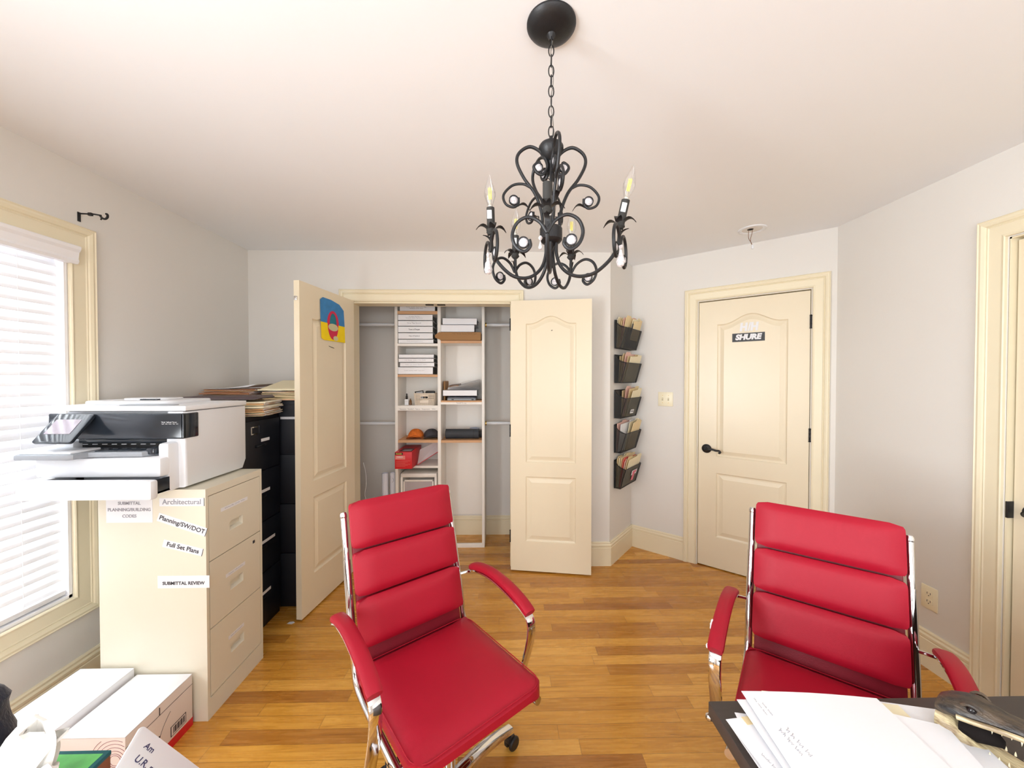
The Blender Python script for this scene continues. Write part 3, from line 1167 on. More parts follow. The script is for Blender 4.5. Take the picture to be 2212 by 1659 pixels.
# cream folder standing open on the peach stack
q = M()
q.box((-0.15, -0.12, 0), (0.15, 0.12, 0.004), MANILA3)
q.raw([(-0.145, -0.1, 0.009), (0.15, -0.1, 0.009), (0.15, 0.11, 0.062), (-0.115, 0.11, 0.062), (-0.145, -0.1, 0.011), (0.15, -0.1, 0.011), (0.15, 0.11, 0.064), (-0.115, 0.11, 0.064)],
      [(0, 3, 2, 1), (4, 5, 6, 7), (0, 1, 5, 4), (1, 2, 6, 5), (2, 3, 7, 6), (3, 0, 4, 7)], MANILA3)
q.prism([(-0.17, -0.09), (-0.15, -0.12), (0.15, -0.12), (0.15, 0.09)], 0.004, 0.009, MANILA3)
thing1(q, 'file_folder', 'cream folder with a raised flap on top of the peach folders', 'folder', (-1.41, 2.50, zB + 0.006), rz=0.05)
q = M()
q.loft([[(-0.17, -0.12, 0), (0.0, -0.12, 0.003), (0.12, -0.12, 0.012), (0.17, -0.12, 0.028), (0.17, -0.12, 0.029), (0.0, -0.12, 0.0045), (-0.17, -0.12, 0.001)],
        [(-0.17, 0.12, 0), (0.0, 0.12, 0.003), (0.12, 0.12, 0.012), (0.17, 0.12, 0.028), (0.17, 0.12, 0.029), (0.0, 0.12, 0.0045), (-0.17, 0.12, 0.001)]], PAPER)
thing1(q, 'paper_sheet', 'curled white sheet on top of the ragged folder pile', 'paper', (-1.73, 2.49, zC + 0.004), rz=0.0)
q = M()
q.box((-0.12, -0.11, 0), (0.12, 0.11, 0.006), MANILA3, 0.001)
thing1(q, 'file_folder', 'cream folder lying flat under the dark leather portfolio', 'folder', (-1.64, 2.165, zA + 0.004), rz=0.12)

# ------------------------------------------------------------------ printer
pr = empty('printer', (-1.34, 1.585, 0.987), 0, 'large white office inkjet printer on the beige filing cabinet, trays pulled open', 'printer')
# local: x from -0.53 to 0, y 0..0.385, z 0..0.345
q = M()
q.prism([(0.0, 0.006), (0.36, 0.006), (0.385, 0.05), (0.385, 0.325), (0.0, 0.325), (0.0, 0.20), (0.002, 0.01)], -0.075, 0.0, WHITEP, T=frame((0, 0, 0), (0, 1, 0), (0, 0, 1), (1, 0, 0)), bev=0.008)
q.box((-0.53, 0.04, 0.01), (-0.07, 0.38, 0.325), WHITEP, 0.01)
q.box((-0.53, 0.0, 0.01), (-0.46, 0.1, 0.2), WHITEP, 0.008)
q.box((-0.52, -0.085, 0.068), (-0.03, 0.1, 0.148), WHITEP, 0.012)
q.box((-0.072, -0.05, 0.0), (-0.028, 0.05, 0.20), WHITEP, 0.012)
q.build('housing', pr)
q = M()
q.box((-0.46, 0.036, 0.148), (-0.075, 0.042, 0.215), RUBBER)
q.box((-0.46, 0.02, 0.19), (-0.075, 0.042, 0.21), DARKP, 0.004)
for i in range(9):
    q.box((-0.44 + i * 0.04, 0.018, 0.185), (-0.42 + i * 0.04, 0.021, 0.187), WHITEP)
q.build('paper_slot', pr)
q = M()
fp = [(-0.008, 0.215), (-0.008, 0.316), (0.045, 0.318), (0.045, 0.215)]
q.prism(rrect(-0.545, 0.212, 0.004, 0.318, 0.006), -0.0, 0.012, DARKP, T=frame((0, 0, 0), (1, 0, 0), (0, 0, 1), (0, -1, 0)), bev=0.003)
q.box((-0.01, -0.012, 0.212), (0.004, 0.07, 0.318), DARKP, 0.005)
q.scrawl(0.062, 0.006, PAPER, frame((-0.055, -0.0124, 0.281), (1, 0, 0), (0, 0, 1), (0, -1, 0)), seed=3, words=3, r=0.0008)
q.scrawl(0.068, 0.004, PAPER, frame((-0.052, -0.0124, 0.274), (1, 0, 0), (0, 0, 1), (0, -1, 0)), seed=4, words=5, r=0.0006)
q.build('front_panel', pr)
# tilted control panel on the left
cp = M()
TC = frame((-0.45, -0.014, 0.312), (1, 0, 0), None, None)
tn = Vector((0, -math.cos(R(48)), -math.sin(R(48))))   # down the panel
cp.T = frame((-0.425, -0.014, 0.314), (1, 0, 0), tn, Vector((1, 0, 0)).cross(tn))
cp.prism(rrect(-0.075, 0, 0.075, 0.14, 0.01), -0.006, 0.006, DARKP, bev=0.002)
cp.prism(rrect(-0.055, 0.03, 0.045, 0.1, 0.002), -0.0075, -0.006, mat('touch_screen', (150, 140, 150), 0.15, var=0.15, scale=30))
cp.prism(rrect(-0.055, 0.03, 0.045, 0.1, 0.002), 0.006, 0.0075, MATS['touch_screen'])
cp.build('control_panel', pr)
q = M()
q.prism([(0.0, 0.328), (0.385, 0.328), (0.385, 0.35), (0.3, 0.354), (0.0, 0.348)], -0.545, 0.004, WHITEP, T=frame((0, 0, 0), (0, 1, 0), (0, 0, 1), (1, 0, 0)), bev=0.003)
q.prism(rrect(-0.50, 0.06, -0.12, 0.34, 0.05, 6), 0.348, 0.366, WHITEP, bev=0.006)
q.prism(rrect(-0.30, 0.02, -0.07, 0.07, 0.02, 5), 0.345, 0.3515, GREYP)
q.build('scanner_lid', pr)
q = M()
q.prism(rrect(-0.40, 0.14, -0.2, 0.26, 0.03, 6), 0.366, 0.374, WHITEP, bev=0.003)
q.prism(rrect(-0.30, 0.12, -0.22, 0.145, 0.01, 6), 0.366, 0.372, DARKP)
q.build('document_feeder', pr)
# output tray
q = M()
q.prism([(-0.50, 0.05), (-0.075, 0.05), (-0.075, -0.02), (-0.11, -0.075), (-0.31, -0.085), (-0.32, -0.13), (-0.335, -0.14), (-0.53, -0.14), (-0.545, -0.12), (-0.52, -0.02)],
        0.150, 0.170, GREYP, bev=0.004)
q.prism([(-0.44, 0.03), (-0.1, 0.03), (-0.1, -0.015), (-0.13, -0.06), (-0.30, -0.07), (-0.31, -0.01), (-0.44, 0.0)], 0.170, 0.174, DARKP, bev=0.001)
q.box((-0.53, -0.125, 0.170), (-0.335, -0.01, 0.178), WHITEP, 0.003)
q.box((-0.11, -0.06, 0.155), (-0.075, 0.05, 0.182), DARKP, 0.006)
q.build('output_tray', pr)
# paper cassette pulled out
q = M()
q.box((-0.49, -0.175, 0.004), (0.012, -0.14, 0.078), WHITEP, 0.01)
q.box((-0.47, -0.15, 0.008), (-0.46, 0.05, 0.064), WHITEP)
q.box((-0.04, -0.15, 0.008), (-0.03, 0.05, 0.064), DARKP)
q.box((-0.47, -0.15, 0.008), (-0.03, 0.05, 0.016), DARKP)
q.build('paper_tray', pr)
pr.scale = (1, 0.955, 1)

# ------------------------------------------------------------------ cardboard boxes on the floor


def paper_box(loc, sx, sy, sz, label, lid):
    e = empty('storage_box', loc, 0, label, 'box', None)
    q = M()
    pk = mat('white_board_box', (226, 214, 208), 0.65, var=0.02)
    q.box((-sx / 2, -sy / 2, 0), (sx / 2, sy / 2, sz - 0.004), pk, 0.002)
    q.box((-sx / 2 - 0.0006, -sy / 2 - 0.0006, 0), (sx / 2 + 0.0006, sy / 2 + 0.0006, 0.035), BRIGHTR)
    # printed rings, corner wrap
    for r in (0.018, 0.024, 0.034, 0.046, 0.058, 0.07, 0.082):
        pts = []
        for i in range(33):
            a = 2 * PI * i / 32
            x, z = sx / 2 - 0.035 + r * math.cos(a), sz * 0.62 + r * math.sin(a)
            if z < sz - 0.012 and z > 0.04 and x < sx / 2 - 0.002:
                pts.append((x, -sy / 2 - 0.0004, z))
            else:
                if len(pts) > 2:
                    q.tube(pts, 0.0007, MAROON, 4)
                pts = []
        if len(pts) > 2:
            q.tube(pts, 0.0007, MAROON, 4)
    # side print: seam line, flap mark, barcode
    x = sx / 2 + 0.0004
    q.box((x, -sy / 2, sz - 0.042), (x + 0.0006, sy / 2, sz - 0.0405), INK)
    q.box((x, -0.012, sz - 0.042), (x + 0.0008, -0.009, sz - 0.012), INK)
    q.box((x, 0.035, 0.045), (x + 0.0006, 0.105, 0.085), INK)
    q.box((x + 0.0003, 0.038, 0.048), (x + 0.0009, 0.102, 0.082), pk)
    for i in range(12):
        q.box((x + 0.0006, 0.044 + i * 0.0045, 0.052), (x + 0.0012, 0.046 + i * 0.0045 + 0.001 * (i % 3), 0.078), INK)
    q.tube(smoothpath([(x, -0.02, 0.07), (x, 0.0, 0.11), (x, 0.02, 0.135), (x, 0.035, 0.15)], 4), 0.0008, INK, 4)
    q.prism([(-0.03, 0.085), (-0.012, 0.08), (-0.008, 0.095), (-0.02, 0.1)], 0, 0.0008, INK, T=frame((x, 0, 0), (0, 1, 0), (0, 0, 1), (1, 0, 0)))
    q.build('carton', e)
    q = M()
    q.box((-sx / 2 - lid, -sy / 2 - lid, sz - 0.0035), (sx / 2 + lid, sy / 2 + lid, sz), PAPER, 0.001)
    if lid > 0.001:
        q.box((-sx / 2 - lid, -sy / 2 - lid, sz - 0.06), (sx / 2 + lid, sy / 2 + lid, sz - 0.003), PAPER, 0.002)
    q.build('lid', e)
    return e


paper_box((-1.42, 1.428, 0), 0.226, 0.275, 0.216, 'white carton with printed rings and red base at the foot of the beige cabinet', 0.0)
paper_box((-1.655, 1.43, 0), 0.214, 0.268, 0.243, 'white lidded carton between the ringed paper carton and the window wall', 0.003)

# small paper scrap on the floor
q = M()
q.prism([(-0.02, -0.008), (0.01, -0.012), (0.022, 0.002), (0.008, 0.012), (-0.014, 0.009)], 0.0, 0.001, PAPER)
thing1(q, 'paper_scrap', 'tiny white paper scrap on the floor near the left closet door', 'paper', (-1.268, 2.215, 0.0002))

# ------------------------------------------------------------------ closet shelving
cu = empty('closet_organizer', (-0.55, 3.18, 0), 0, 'tall white two-column shelving unit standing inside the closet', 'shelving')
UY0, UY1 = 0.0, 0.272
for (a, b) in ((-0.932, -0.908), (-0.570, -0.543), (-0.194, -0.171)):
    q = M()
    q.box((a + 0.55, UY0, 0), (b + 0.55, UY1, 2.3), SHELFW, 0.001)
    q.build('side_panel', cu)


def shelf(x0, x1, zt_, th, m, lip=None, txt=None):
    q = M()
    q.box((x0 + 0.55, UY0 + 0.004, zt_ - th), (x1 + 0.55, UY1, zt_), SHELFW)
    q.box((x0 + 0.55, UY0 + 0.001, zt_ - th), (x1 + 0.55, UY0 + 0.006, zt_), m)
    q.box((x0 + 0.55, UY0 + 0.006, zt_), (x1 + 0.55, UY1, zt_ + 0.0006), WOODE if m is WOODE else SHELFW)
    if lip:
        q.box((x0 + 0.55, UY0 + 0.0, zt_ - th - lip), (x1 + 0.55, UY0 + 0.008, zt_ - th + 0.001), SHELFW)
    if txt:
        q.scrawl(txt[0], 0.015, INK, frame((0.55 + (x0 + x1) / 2, UY0 - 0.0004, zt_ - th - (lip or 0) * 0.5), (1, 0, 0), (0, 0, 1), (0, -1, 0)), seed=9, words=txt[1], r=0.0009)
    return q.build('shelf', cu)


LX = (-0.908, -0.570)
RX_ = (-0.543, -0.194)
shelf(*LX, 2.024, 0.027, WOODE)
shelf(*LX, 1.749, 0.022, SHELFW)
shelf(*LX, 1.485, 0.020, WOODE)
shelf(*LX, 1.221, 0.022, SHELFW, 0.02, (0.30, 5))
shelf(*LX, 0.926, 0.022, WOODE)
shelf(*LX, 0.705, 0.018, SHELFW)
shelf(*RX_, 1.774, 0.022, WOODE)
shelf(*RX_, 1.262, 0.014, WOODE, 0.018, (0.08, 2))
shelf(*RX_, 0.923, 0.02, WOODE)
q = M()
q.box((-0.908 + 0.55, 0.2725, 0.19), (-0.194 + 0.55, 0.2775, 2.3), SHELFW)
q.build('back_board', cu)
q = M()
q.box((LX[0] + 0.55, 0.0, 0.0), (RX_[1] + 0.55, 0.018, 0.035), SHELFW, 0.001)
q.build('bottom_rail', cu)

# hanging rods
for (xa, xb, z, nm) in ((CL, -0.932, 1.925, 'upper left'), (CL, -0.932, 1.055, 'lower left'), (-0.171, CR, 1.925, 'upper right'), (-0.171, CR, 1.055, 'lower right')):
    e = empty('closet_rod', (xa, 3.30, z), 0, f'white closet hanging rod, {nm} of the shelving unit', 'rod')
    q = M()
    q.tube([(0.003, 0, 0), (xb - xa - 0.003, 0, 0)], 0.0145, WHITEP, 16)
    q.build('rod', e)
    xe = xb - xa - 0.012 if 'left' in nm else 0.0
    q = M()
    q.tube([(xe, 0, 0), (xe + 0.012, 0, 0)], 0.019, BRASS, 14)
    q.build('rod_socket', e)


# binders
def binder(x0, x1, z0, z1, y0, label, group, lines=(), ink=INK, size=0.014):
    q = M()
    dep = 0.245
    t = 0.003
    # spine (rounded), covers
    q.prism(rrect(x0, z0 + 0.0004, x1, z1 - 0.0004, 0.002), 0, 0.003, BINDER, T=frame((0, y0 + 0.003, 0), (1, 0, 0), (0, 0, 1), (0, -1, 0)))
    q.box((x0, y0, z0 + 0.0004), (x1, y0 + dep, z0 + t), BINDER)
    q.box((x0, y0, z1 - t), (x1, y0 + dep, z1 - 0.0004), BINDER)
    q.box((x0 + 0.01, y0 + 0.012, z0 + t), (x1 - 0.008, y0 + dep - 0.006, z1 - t - 0.002), BINDERD)
    for i, s_ in enumerate(lines):
        n_ = len(lines)
        zz = (z0 + z1) / 2 + ((n_ - 1) / 2 - i) * size * 1.1
        T_ = frame(((x0 + x1) / 2 - 0.01, y0 - 0.0008, zz), (1, 0, 0), (0, 0, 1), (0, -1, 0))
        if isinstance(s_, str):
            q.text(s_, size, ink, T_, bold=0.0002)
        else:
            q.scrawl(s_[0], size, ink, T_, seed=int(s_[0] * 1000), words=s_[1])
    return tag(q.build('ring_binder'), label, 'binder', group)


G1 = 'white binders on the second closet shelf'
binder(-0.892, -0.594, 2.0246, 2.082, 3.195, 'white binder on the topmost visible shelf of the left column, cut by the door header', None, ((0.17, 5), (0.115, 3)), size=0.011)
zz = [1.7496, 1.786, 1.841, 1.8965, 1.9445, 1.9965]
xs = [(-0.902, -0.607), (-0.905, -0.612), (-0.905, -0.612), (-0.905, -0.613), (-0.905, -0.613)]
tx = [((0.13, 4),), ('City of Sanford',), ('Town of Pargan',), ((0.12, 3),), ((0.09, 2), (0.141, 3))]
lb = ['thin white binder at the bottom of the tall five-binder stack', 'white binder with faint print, second from bottom of the tall stack', 'white binder whose spine reads Town of, middle of the tall stack',
      'white binder second from top of the tall stack', 'white binder with two lines of print on top of the tall stack']
for i in range(5):
    binder(*xs[i], zz[i], zz[i + 1], 3.188 + 0.002 * (i % 2), lb[i], G1, tx[i], ink=INKB if i in (1, 0) else INK, size=0.011 if i in (4, 0) else 0.015)
zz = [1.486, 1.550, 1.5885, 1.625, 1.659]
xs = [(-0.907, -0.612), (-0.891, -0.6), (-0.902, -0.604), (-0.9, -0.604)]
lb = ['thick white binder at the bottom of the four-binder stack', 'white binder shifted slightly right in the four-binder stack', 'thin white binder second from top of the four-binder stack',
      'thin unmarked white binder on top of the four-binder stack']
tx = [((0.17, 5),), ((0.175, 5),), ((0.18, 5),), ()]
for i in range(4):
    binder(*xs[i], zz[i], zz[i + 1], 3.187 + 0.002 * (i % 2), lb[i], 'white binders on the third closet shelf', tx[i], ink=INKB, size=0.010)
binder(-0.530, -0.238, 1.911, 1.969, 3.20, 'blank white binder on top of the pair above the cardboard box', None)
binder(-0.5425, -0.258, 1.8465, 1.9105, 3.187, 'blank white binder lying directly on the cardboard box', None)
# flat cardboard box
q = M()
q.box((-0.543, 3.162, 1.7755), (-0.204, 3.42, 1.844), CARDB, 0.002)
q.box((-0.545, 3.160, 1.777), (-0.2, 3.164, 1.843), CARDB)
q.prism([(-0.545, 1.78), (-0.585, 1.795), (-0.59, 1.815), (-0.555, 1.843), (-0.545, 1.843)], 0, 0.004, CARDB, T=frame((0, 3.164, 0), (1, 0, 0), (0, 0, 1), (0, -1, 0)))
q.scrawl(0.2, 0.012, SHADOWG, seed=13, words=5, T=frame((-0.34, 3.1597, 1.828), (1, 0, 0), (0, 0, 1), (0, -1, 0)))
tag(q.build('cardboard_box'), 'flat brown cardboard box with printed edge on the right column shelf', 'box')

# basket with contents
bk = empty('basket', (-0.687, 3.255, 1.2215), 0, 'cream woven-look plastic storage basket with a handle slot, on the closet shelf', 'basket')
q = M()
cream = mat('cream_basket_plastic', (232, 220, 204), 0.5)
for side in range(4):
    hw0, hw1 = (0.078, 0.086) if side % 2 == 0 else (0.055, 0.062)
    ds0, ds1 = (0.055, 0.062) if side % 2 == 0 else (0.078, 0.086)
    rz_ = Matrix.Rotation(R(90 * side), 4, 'Z')

    def sp(u, v):
        hw = hw0 + (hw1 - hw0) * v
        ds = ds0 + (ds1 - ds0) * v
        return (u * hw, -ds, 0.004 + v * 0.096)
    # lattice: vertical and horizontal strips
    for i in range(15):
        u = -1 + 2 * i / 14
        segs = [(0, 1)]
        if side == 0 and abs(u) < 0.42:
            segs = [(0, 0.52), (0.8, 1)]
        for a, b in segs:
            q.tube([sp(u, a), sp(u, b)], 0.0024, cream, 4, T=rz_)
    for i in range(13):
        v = i / 12
        segs = [(-1, 1)]
        if side == 0 and 0.55 < v < 0.78:
            segs = [(-1, -0.42), (0.42, 1)]
        for a, b in segs:
            q.tube([sp(a, v), sp(b, v)], 0.0024, cream, 4, T=rz_)
    q.tube([sp(-1, 1.0), sp(1, 1.0)], 0.0045, cream, 6, T=rz_)
q.box((-0.078, -0.055, 0.0), (0.078, 0.055, 0.005), cream, 0.001)
T_ = frame((0, -0.0605, 0.068), (1, 0, 0), (0, 0, 1), (0, -1, 0))
q.tube([(x, y, 0) for x, y in rrect(-0.034, -0.011, 0.034, 0.011, 0.0105)], 0.0035, cream, 6, closed=True, T=T_)
q.box((-0.036, -0.0595, 0.022), (0.036, -0.0575, 0.046), cream, 0.0005)
q.box((-0.036, -0.062, 0.08), (0.036, -0.06, 0.092), cream, 0.0005)
q.build('body', bk)
q = M()
q.box((-0.04, -0.02, -0.045), (0.04, 0.02, 0.03), RUBBER, 0.01)
thing1(q, 'black_case', 'rounded black case in the right half of the cream basket', 'case', (-0.645, 3.25, 1.315))
q = M()
q.box((-0.038, -0.002, -0.04), (0.038, 0.002, 0.04), RUBBER, 0.001)
q.box((-0.028, -0.004, -0.03), (0.03, -0.002, 0.032), mat('grey_card', (176, 178, 182), 0.5, var=0.2, scale=60))
o = thing1(q, 'card', 'grey and black card sticking up in the left half of the cream basket', 'card', (-0.735, 3.23, 1.305))
o.rotation_euler = (R(-12), R(-8), 0)
# small bottle
bt = empty('bottle', (-0.846, 3.235, 1.2222), 0, 'small white-labelled pump bottle with dark top left of the basket', 'bottle')
q = M()
q.box((-0.016, -0.012, 0), (0.016, 0.012, 0.05), PAPER, 0.003)
q.scrawl(0.014, 0.01, INKB, seed=2, words=1, T=frame((0, -0.0124, 0.03), (1, 0, 0), (0, 0, 1), (0, -1, 0)))
q.build('body', bt)
q = M()
q.lathe([(0.007, 0.05), (0.009, 0.055), (0.009, 0.075), (0.006, 0.08), (0.006, 0.098), (0.0, 0.1)], RUBBER, 14)
q.build('cap', bt)
q = M()
q.lathe([(0, 0), (0.011, 0.0), (0.011, 0.035), (0.005, 0.045), (0.005, 0.055), (0, 0.055)], AMBER, 14)
thing1(q, 'bottle', 'tiny amber glass bottle just right of the labelled pump bottle', 'bottle', (-0.818, 3.25, 1.2222))

# right column, middle shelf: laptop, binder, papers, wallet, board
q = M()
q.prism(rrect(-0.13, -0.1, 0.12, 0.11, 0.015), 0, 0.018, GREYP, bev=0.004)
q.prism(rrect(-0.128, -0.098, 0.118, 0.108, 0.015), 0.0185, 0.030, mat('laptop_dark', (70, 72, 86), 0.3), bev=0.004)
q.box((-0.09, -0.1012, 0.004), (-0.07, -0.099, 0.012), RUBBER)
q.box((0.08, -0.1012, 0.004), (0.1, -0.099, 0.012), RUBBER)
thing1(q, 'laptop', 'closed grey laptop at the bottom of the right shelf pile', 'laptop', (-0.365, 3.30, 1.2635))
binder(-0.528, -0.238, 1.3005, 1.353, 3.2, 'blank white binder resting on the closed laptop', None)
q = M()
for i in range(10):
    a = R(-2 + i * 3.0)
    q.raw([(-0.14, -0.1 + 0.003 * i, 0.0015 * i), (0.13, -0.1, 0.0015 * i + 0.27 * math.tan(a) * 0.55), (0.13, 0.1, 0.0015 * i + 0.27 * math.tan(a) * 0.55), (-0.14, 0.1, 0.0015 * i),
           (-0.14, -0.1 + 0.003 * i, 0.0015 * i + 0.0008), (0.13, -0.1, 0.0015 * i + 0.001 + 0.27 * math.tan(a) * 0.55), (0.13, 0.1, 0.001 + 0.0015 * i + 0.27 * math.tan(a) * 0.55),
           (-0.14, 0.1, 0.0015 * i + 0.0008)],
          [(0, 1, 2, 3), (4, 7, 6, 5), (0, 4, 5, 1), (1, 5, 6, 2), (2, 6, 7, 3), (3, 7, 4, 0)], PAPER)
thing1(q, 'paper_stack', 'loose fan of white papers on the lone binder over the laptop', 'papers', (-0.35, 3.305, 1.3585))
q = M()
q.box((-0.045, -0.03, 0), (0.045, 0.03, 0.014), mat('wallet_brown', (104, 84, 72), 0.5, var=0.1), 0.002)
q.box((-0.043, -0.0305, 0.001), (0.043, -0.0295, 0.006), CARDB)
thing1(q, 'wallet', 'small brown wallet lying on the fanned white papers', 'wallet', (-0.43, 3.26, 1.386), rz=-0.3).rotation_euler = (R(8), R(-6), -0.3)
q = M()
q.box((-0.018, 0, 0), (0.018, 0.2, 0.165), CARDB, 0.001)
thing1(q, 'cardboard_divider', 'brown cardboard strip standing at the left of the laptop pile', 'cardboard', (-0.522, 3.235, 1.263)).scale = (0.35, 1, 1)

# caps on the lower left shelf


def cap_mesh(m, mb):
    e = []
    q = M()
    rings = []
    n_ = 20
    for j in range(7):
        t = j / 6
        r = 0.082 * math.cos(t * PI / 2 * 0.97)
        z = 0.012 + 0.072 * math.sin(t * PI / 2)
        rings.append([(r * math.cos(2 * PI * k / n_) * (1 + 0.03 * math.sin(3 * k)), r * 0.95 * math.sin(2 * PI * k / n_) + 0.02, z + 0.004 * math.sin(2.2 * k)) for k in range(n_)])
    q.loft(rings, m)
    q2 = M()
    # curved brim toward -y
    vs, fs = [], []
    nu, nv = 12, 4
    for lay in (0, 1):
        for j in range(nv + 1):
            for i in range(nu + 1):
                u = -1 + 2 * i / nu
                rr = 0.075 + (0.055) * (j / nv) * math.sqrt(max(0, 1 - u * u * 0.75))
                a = R(-90 + u * 62)
                vs.append((rr * math.cos(a), rr * math.sin(a) + 0.02, 0.03 - 0.03 * u * u - 0.004 * (j / nv) - 0.003 * lay))
    w2 = nu + 1
    for lay in (0, 1):
        o0 = lay * w2 * (nv + 1)
        for j in range(nv):
            for i in range(nu):
                a = o0 + j * w2 + i
                fs.append((a, a + 1, a + w2 + 1, a + w2) if lay == 0 else (a, a + w2, a + w2 + 1, a + 1))
    o1 = w2 * (nv + 1)
    for i in range(nu):
        a = nv * w2 + i
        fs.append((a, a + 1, a + 1 + o1, a + o1))
    q2.raw(vs, fs, mb, True)
    return q, q2


for (x, m1, m2, lab, dy, zr) in ((-0.787, ORANGE, ORANGE, 'orange camouflage baseball cap on the closet shelf', 0.0, 0.05),
                                 (-0.644, DKGREY, DKGREY, 'charcoal baseball cap right of the orange cap', 0.0, 0.3)):
    e = empty('baseball_cap', (x, 3.30, 0.9275), zr, lab, 'cap')
    a, b = cap_mesh(m1, m2)
    a.build('crown', e)
    b.build('brim', e)
    e.scale = (0.84, 0.84, 0.9)

# rolled dark case + tape roll
sc_ = empty('rolled_mat', (-0.372, 3.275, 0.9238), 0, 'dark grey cylindrical rolled case lying on the right column shelf', 'rolled case')
q = M()
q.tube([(-0.143, 0, 0.043), (0.145, 0, 0.043)], 0.042, BARREL, 28)
q.build('roll', sc_)
q = M()
for x in (-0.148, 0.146):
    q.tube([(x, 0, 0.043), (x + 0.006, 0, 0.043)], 0.024, RUBBER, 16)
q.tube([(0.1, 0, 0.043), (0.104, 0, 0.043)], 0.0428, RUBBER, 28)
q.build('end_cap', sc_)
tr = M()
tr.lathe([(0.03, 0), (0.043, 0.0), (0.043, 0.024), (0.03, 0.024), (0.03, 0)], mat('frosted_blue_tape', (190, 198, 220), 0.3, alpha=0.8), 28)
thing1(tr, 'tape_roll', 'pale translucent roll of tape on top of the dark rolled case', 'tape', (-0.27, 3.35, 0.985))
q = M()
q.box((-0.05, -0.04, 0), (0.05, 0.045, 0.061), RUBBER, 0.004)
thing1(q, 'black_box', 'small black box behind the rolled case under the tape roll', 'box', (-0.25, 3.372, 0.9235))

# red laminating box sticking out, clear pouch sheet
tb = empty('laminator_box', (-0.827, 3.05, 0.712), 0, 'bright red Scotch box jutting out of the lower left closet shelf', 'box')
q = M()
q.box((-0.07, 0.0, 0.0), (0.069, 0.34, 0.137), BRIGHTR, 0.001)
TFc = frame((0, -0.0006, 0), (1, 0, 0), (0, 0, 1), (0, -1, 0))
q.box((-0.068, -0.001, 0.115), (-0.005, 0.0, 0.133), RUBBER)
q.text('Scotch', 0.017, mat('gold_print', (206, 176, 60), 0.5), Matrix.Translation((-0.036, -0.0014, 0.124)) @ RX, bold=0.0008)
q.box((-0.066, -0.001, 0.078), (0.014, 0.0, 0.108), mat('salmon_print', (226, 130, 120), 0.5))
q.text('THERMAL', 0.012, PAPER, Matrix.Translation((-0.03, -0.0014, 0.098)) @ RX, bold=0.0003)
q.scrawl(0.05, 0.008, PAPER, Matrix.Translation((-0.034, -0.0012, 0.085)) @ RX, seed=8, words=2)
for i in range(6):
    q.box((-0.06, -0.0008, 0.064 - i * 0.009), (0.055 - 0.02 * (i % 3), 0, 0.0655 - i * 0.009), MATS['salmon_print'])
q.build('carton', tb)
q = M()
q.box((-0.045, 0.03, 0.137), (0.06, 0.17, 0.1385), mat('maroon_gloss', (96, 26, 38), 0.25))
q.box((-0.02, 0.05, 0.1385), (0.05, 0.11, 0.1395), GREYP)
q.build('printed_top', tb)
q = M()
q.raw([(0, 0, 0), (0.17, 0.09, 0.1), (0.17, 0.10, 0.195), (0.02, 0.01, 0.13), (0, 0.002, 0), (0.17, 0.092, 0.1), (0.17, 0.102, 0.195), (0.02, 0.012, 0.13)],
      [(0, 1, 2, 3), (4, 7, 6, 5), (0, 4, 5, 1), (1, 5, 6, 2), (2, 6, 7, 3), (3, 7, 4, 0)], PLASCLR)
q.tube([(0, -0.001, 0.0), (0.17, 0.089, 0.1)], 0.0025, BRIGHTR, 6)
thing1(q, 'plastic_sleeve', 'clear plastic sleeve with a red edge slanting beside the red box', 'sleeve', (-0.747, 3.19, 0.712))

# translucent drawer bin
db = empty('storage_bin', (-0.739, 3.20, 0.30), 0, 'white framed clear plastic drawer bin at the bottom of the left column', 'drawer bin')
q = M()
q.box((-0.155, 0, 0.3), (0.155, 0.24, 0.335), SHELFW, 0.008)
q.box((-0.155, 0.0, -0.3), (-0.135, 0.24, 0.305), SHELFW, 0.004)
q.box((0.135, 0.0, -0.3), (0.155, 0.24, 0.305), SHELFW, 0.004)
for z in (-0.298, -0.01):
    q.box((-0.14, 0.0, z), (0.14, 0.24, z + 0.02), SHELFW, 0.003)
q.build('frame', db)
q = M()
for z in (-0.27, 0.018):
    q.box((-0.13, -0.004, z), (0.13, -0.001, z + 0.265), PLASCLR)
    for (a, b) in (((-0.13, -0.006, z), (-0.118, 0.0, z + 0.265)), ((0.118, -0.006, z), (0.13, 0.0, z + 0.265)), ((-0.13, -0.006, z + 0.25), (0.13, 0, z + 0.265))):
        q.box(a, b, SHELFW, 0.002)
q.build('drawer_front', db)
q = M()
rr = random.Random(4)
for i in range(9):
    c0 = (rr.uniform(-0.1, 0.1), rr.uniform(0.04, 0.18), rr.uniform(0.06, 0.19))
    pts = [(c0[0] + 0.06 * math.cos(t * 1.1 + i), c0[1] + 0.03 * math.sin(t * 1.7), c0[2] + 0.035 * math.sin(t * 0.9 + i)) for t in range(8)]
    q.tube(smoothpath(pts, 4), 0.006, GREYP if i % 3 else SHELFW, 6)
o = q.build('cable_tangle')
o.location = (-0.739, 3.20, 0.30)
tag(o, 'tangle of pale cables inside the clear plastic drawer', 'cables', None, 'stuff')

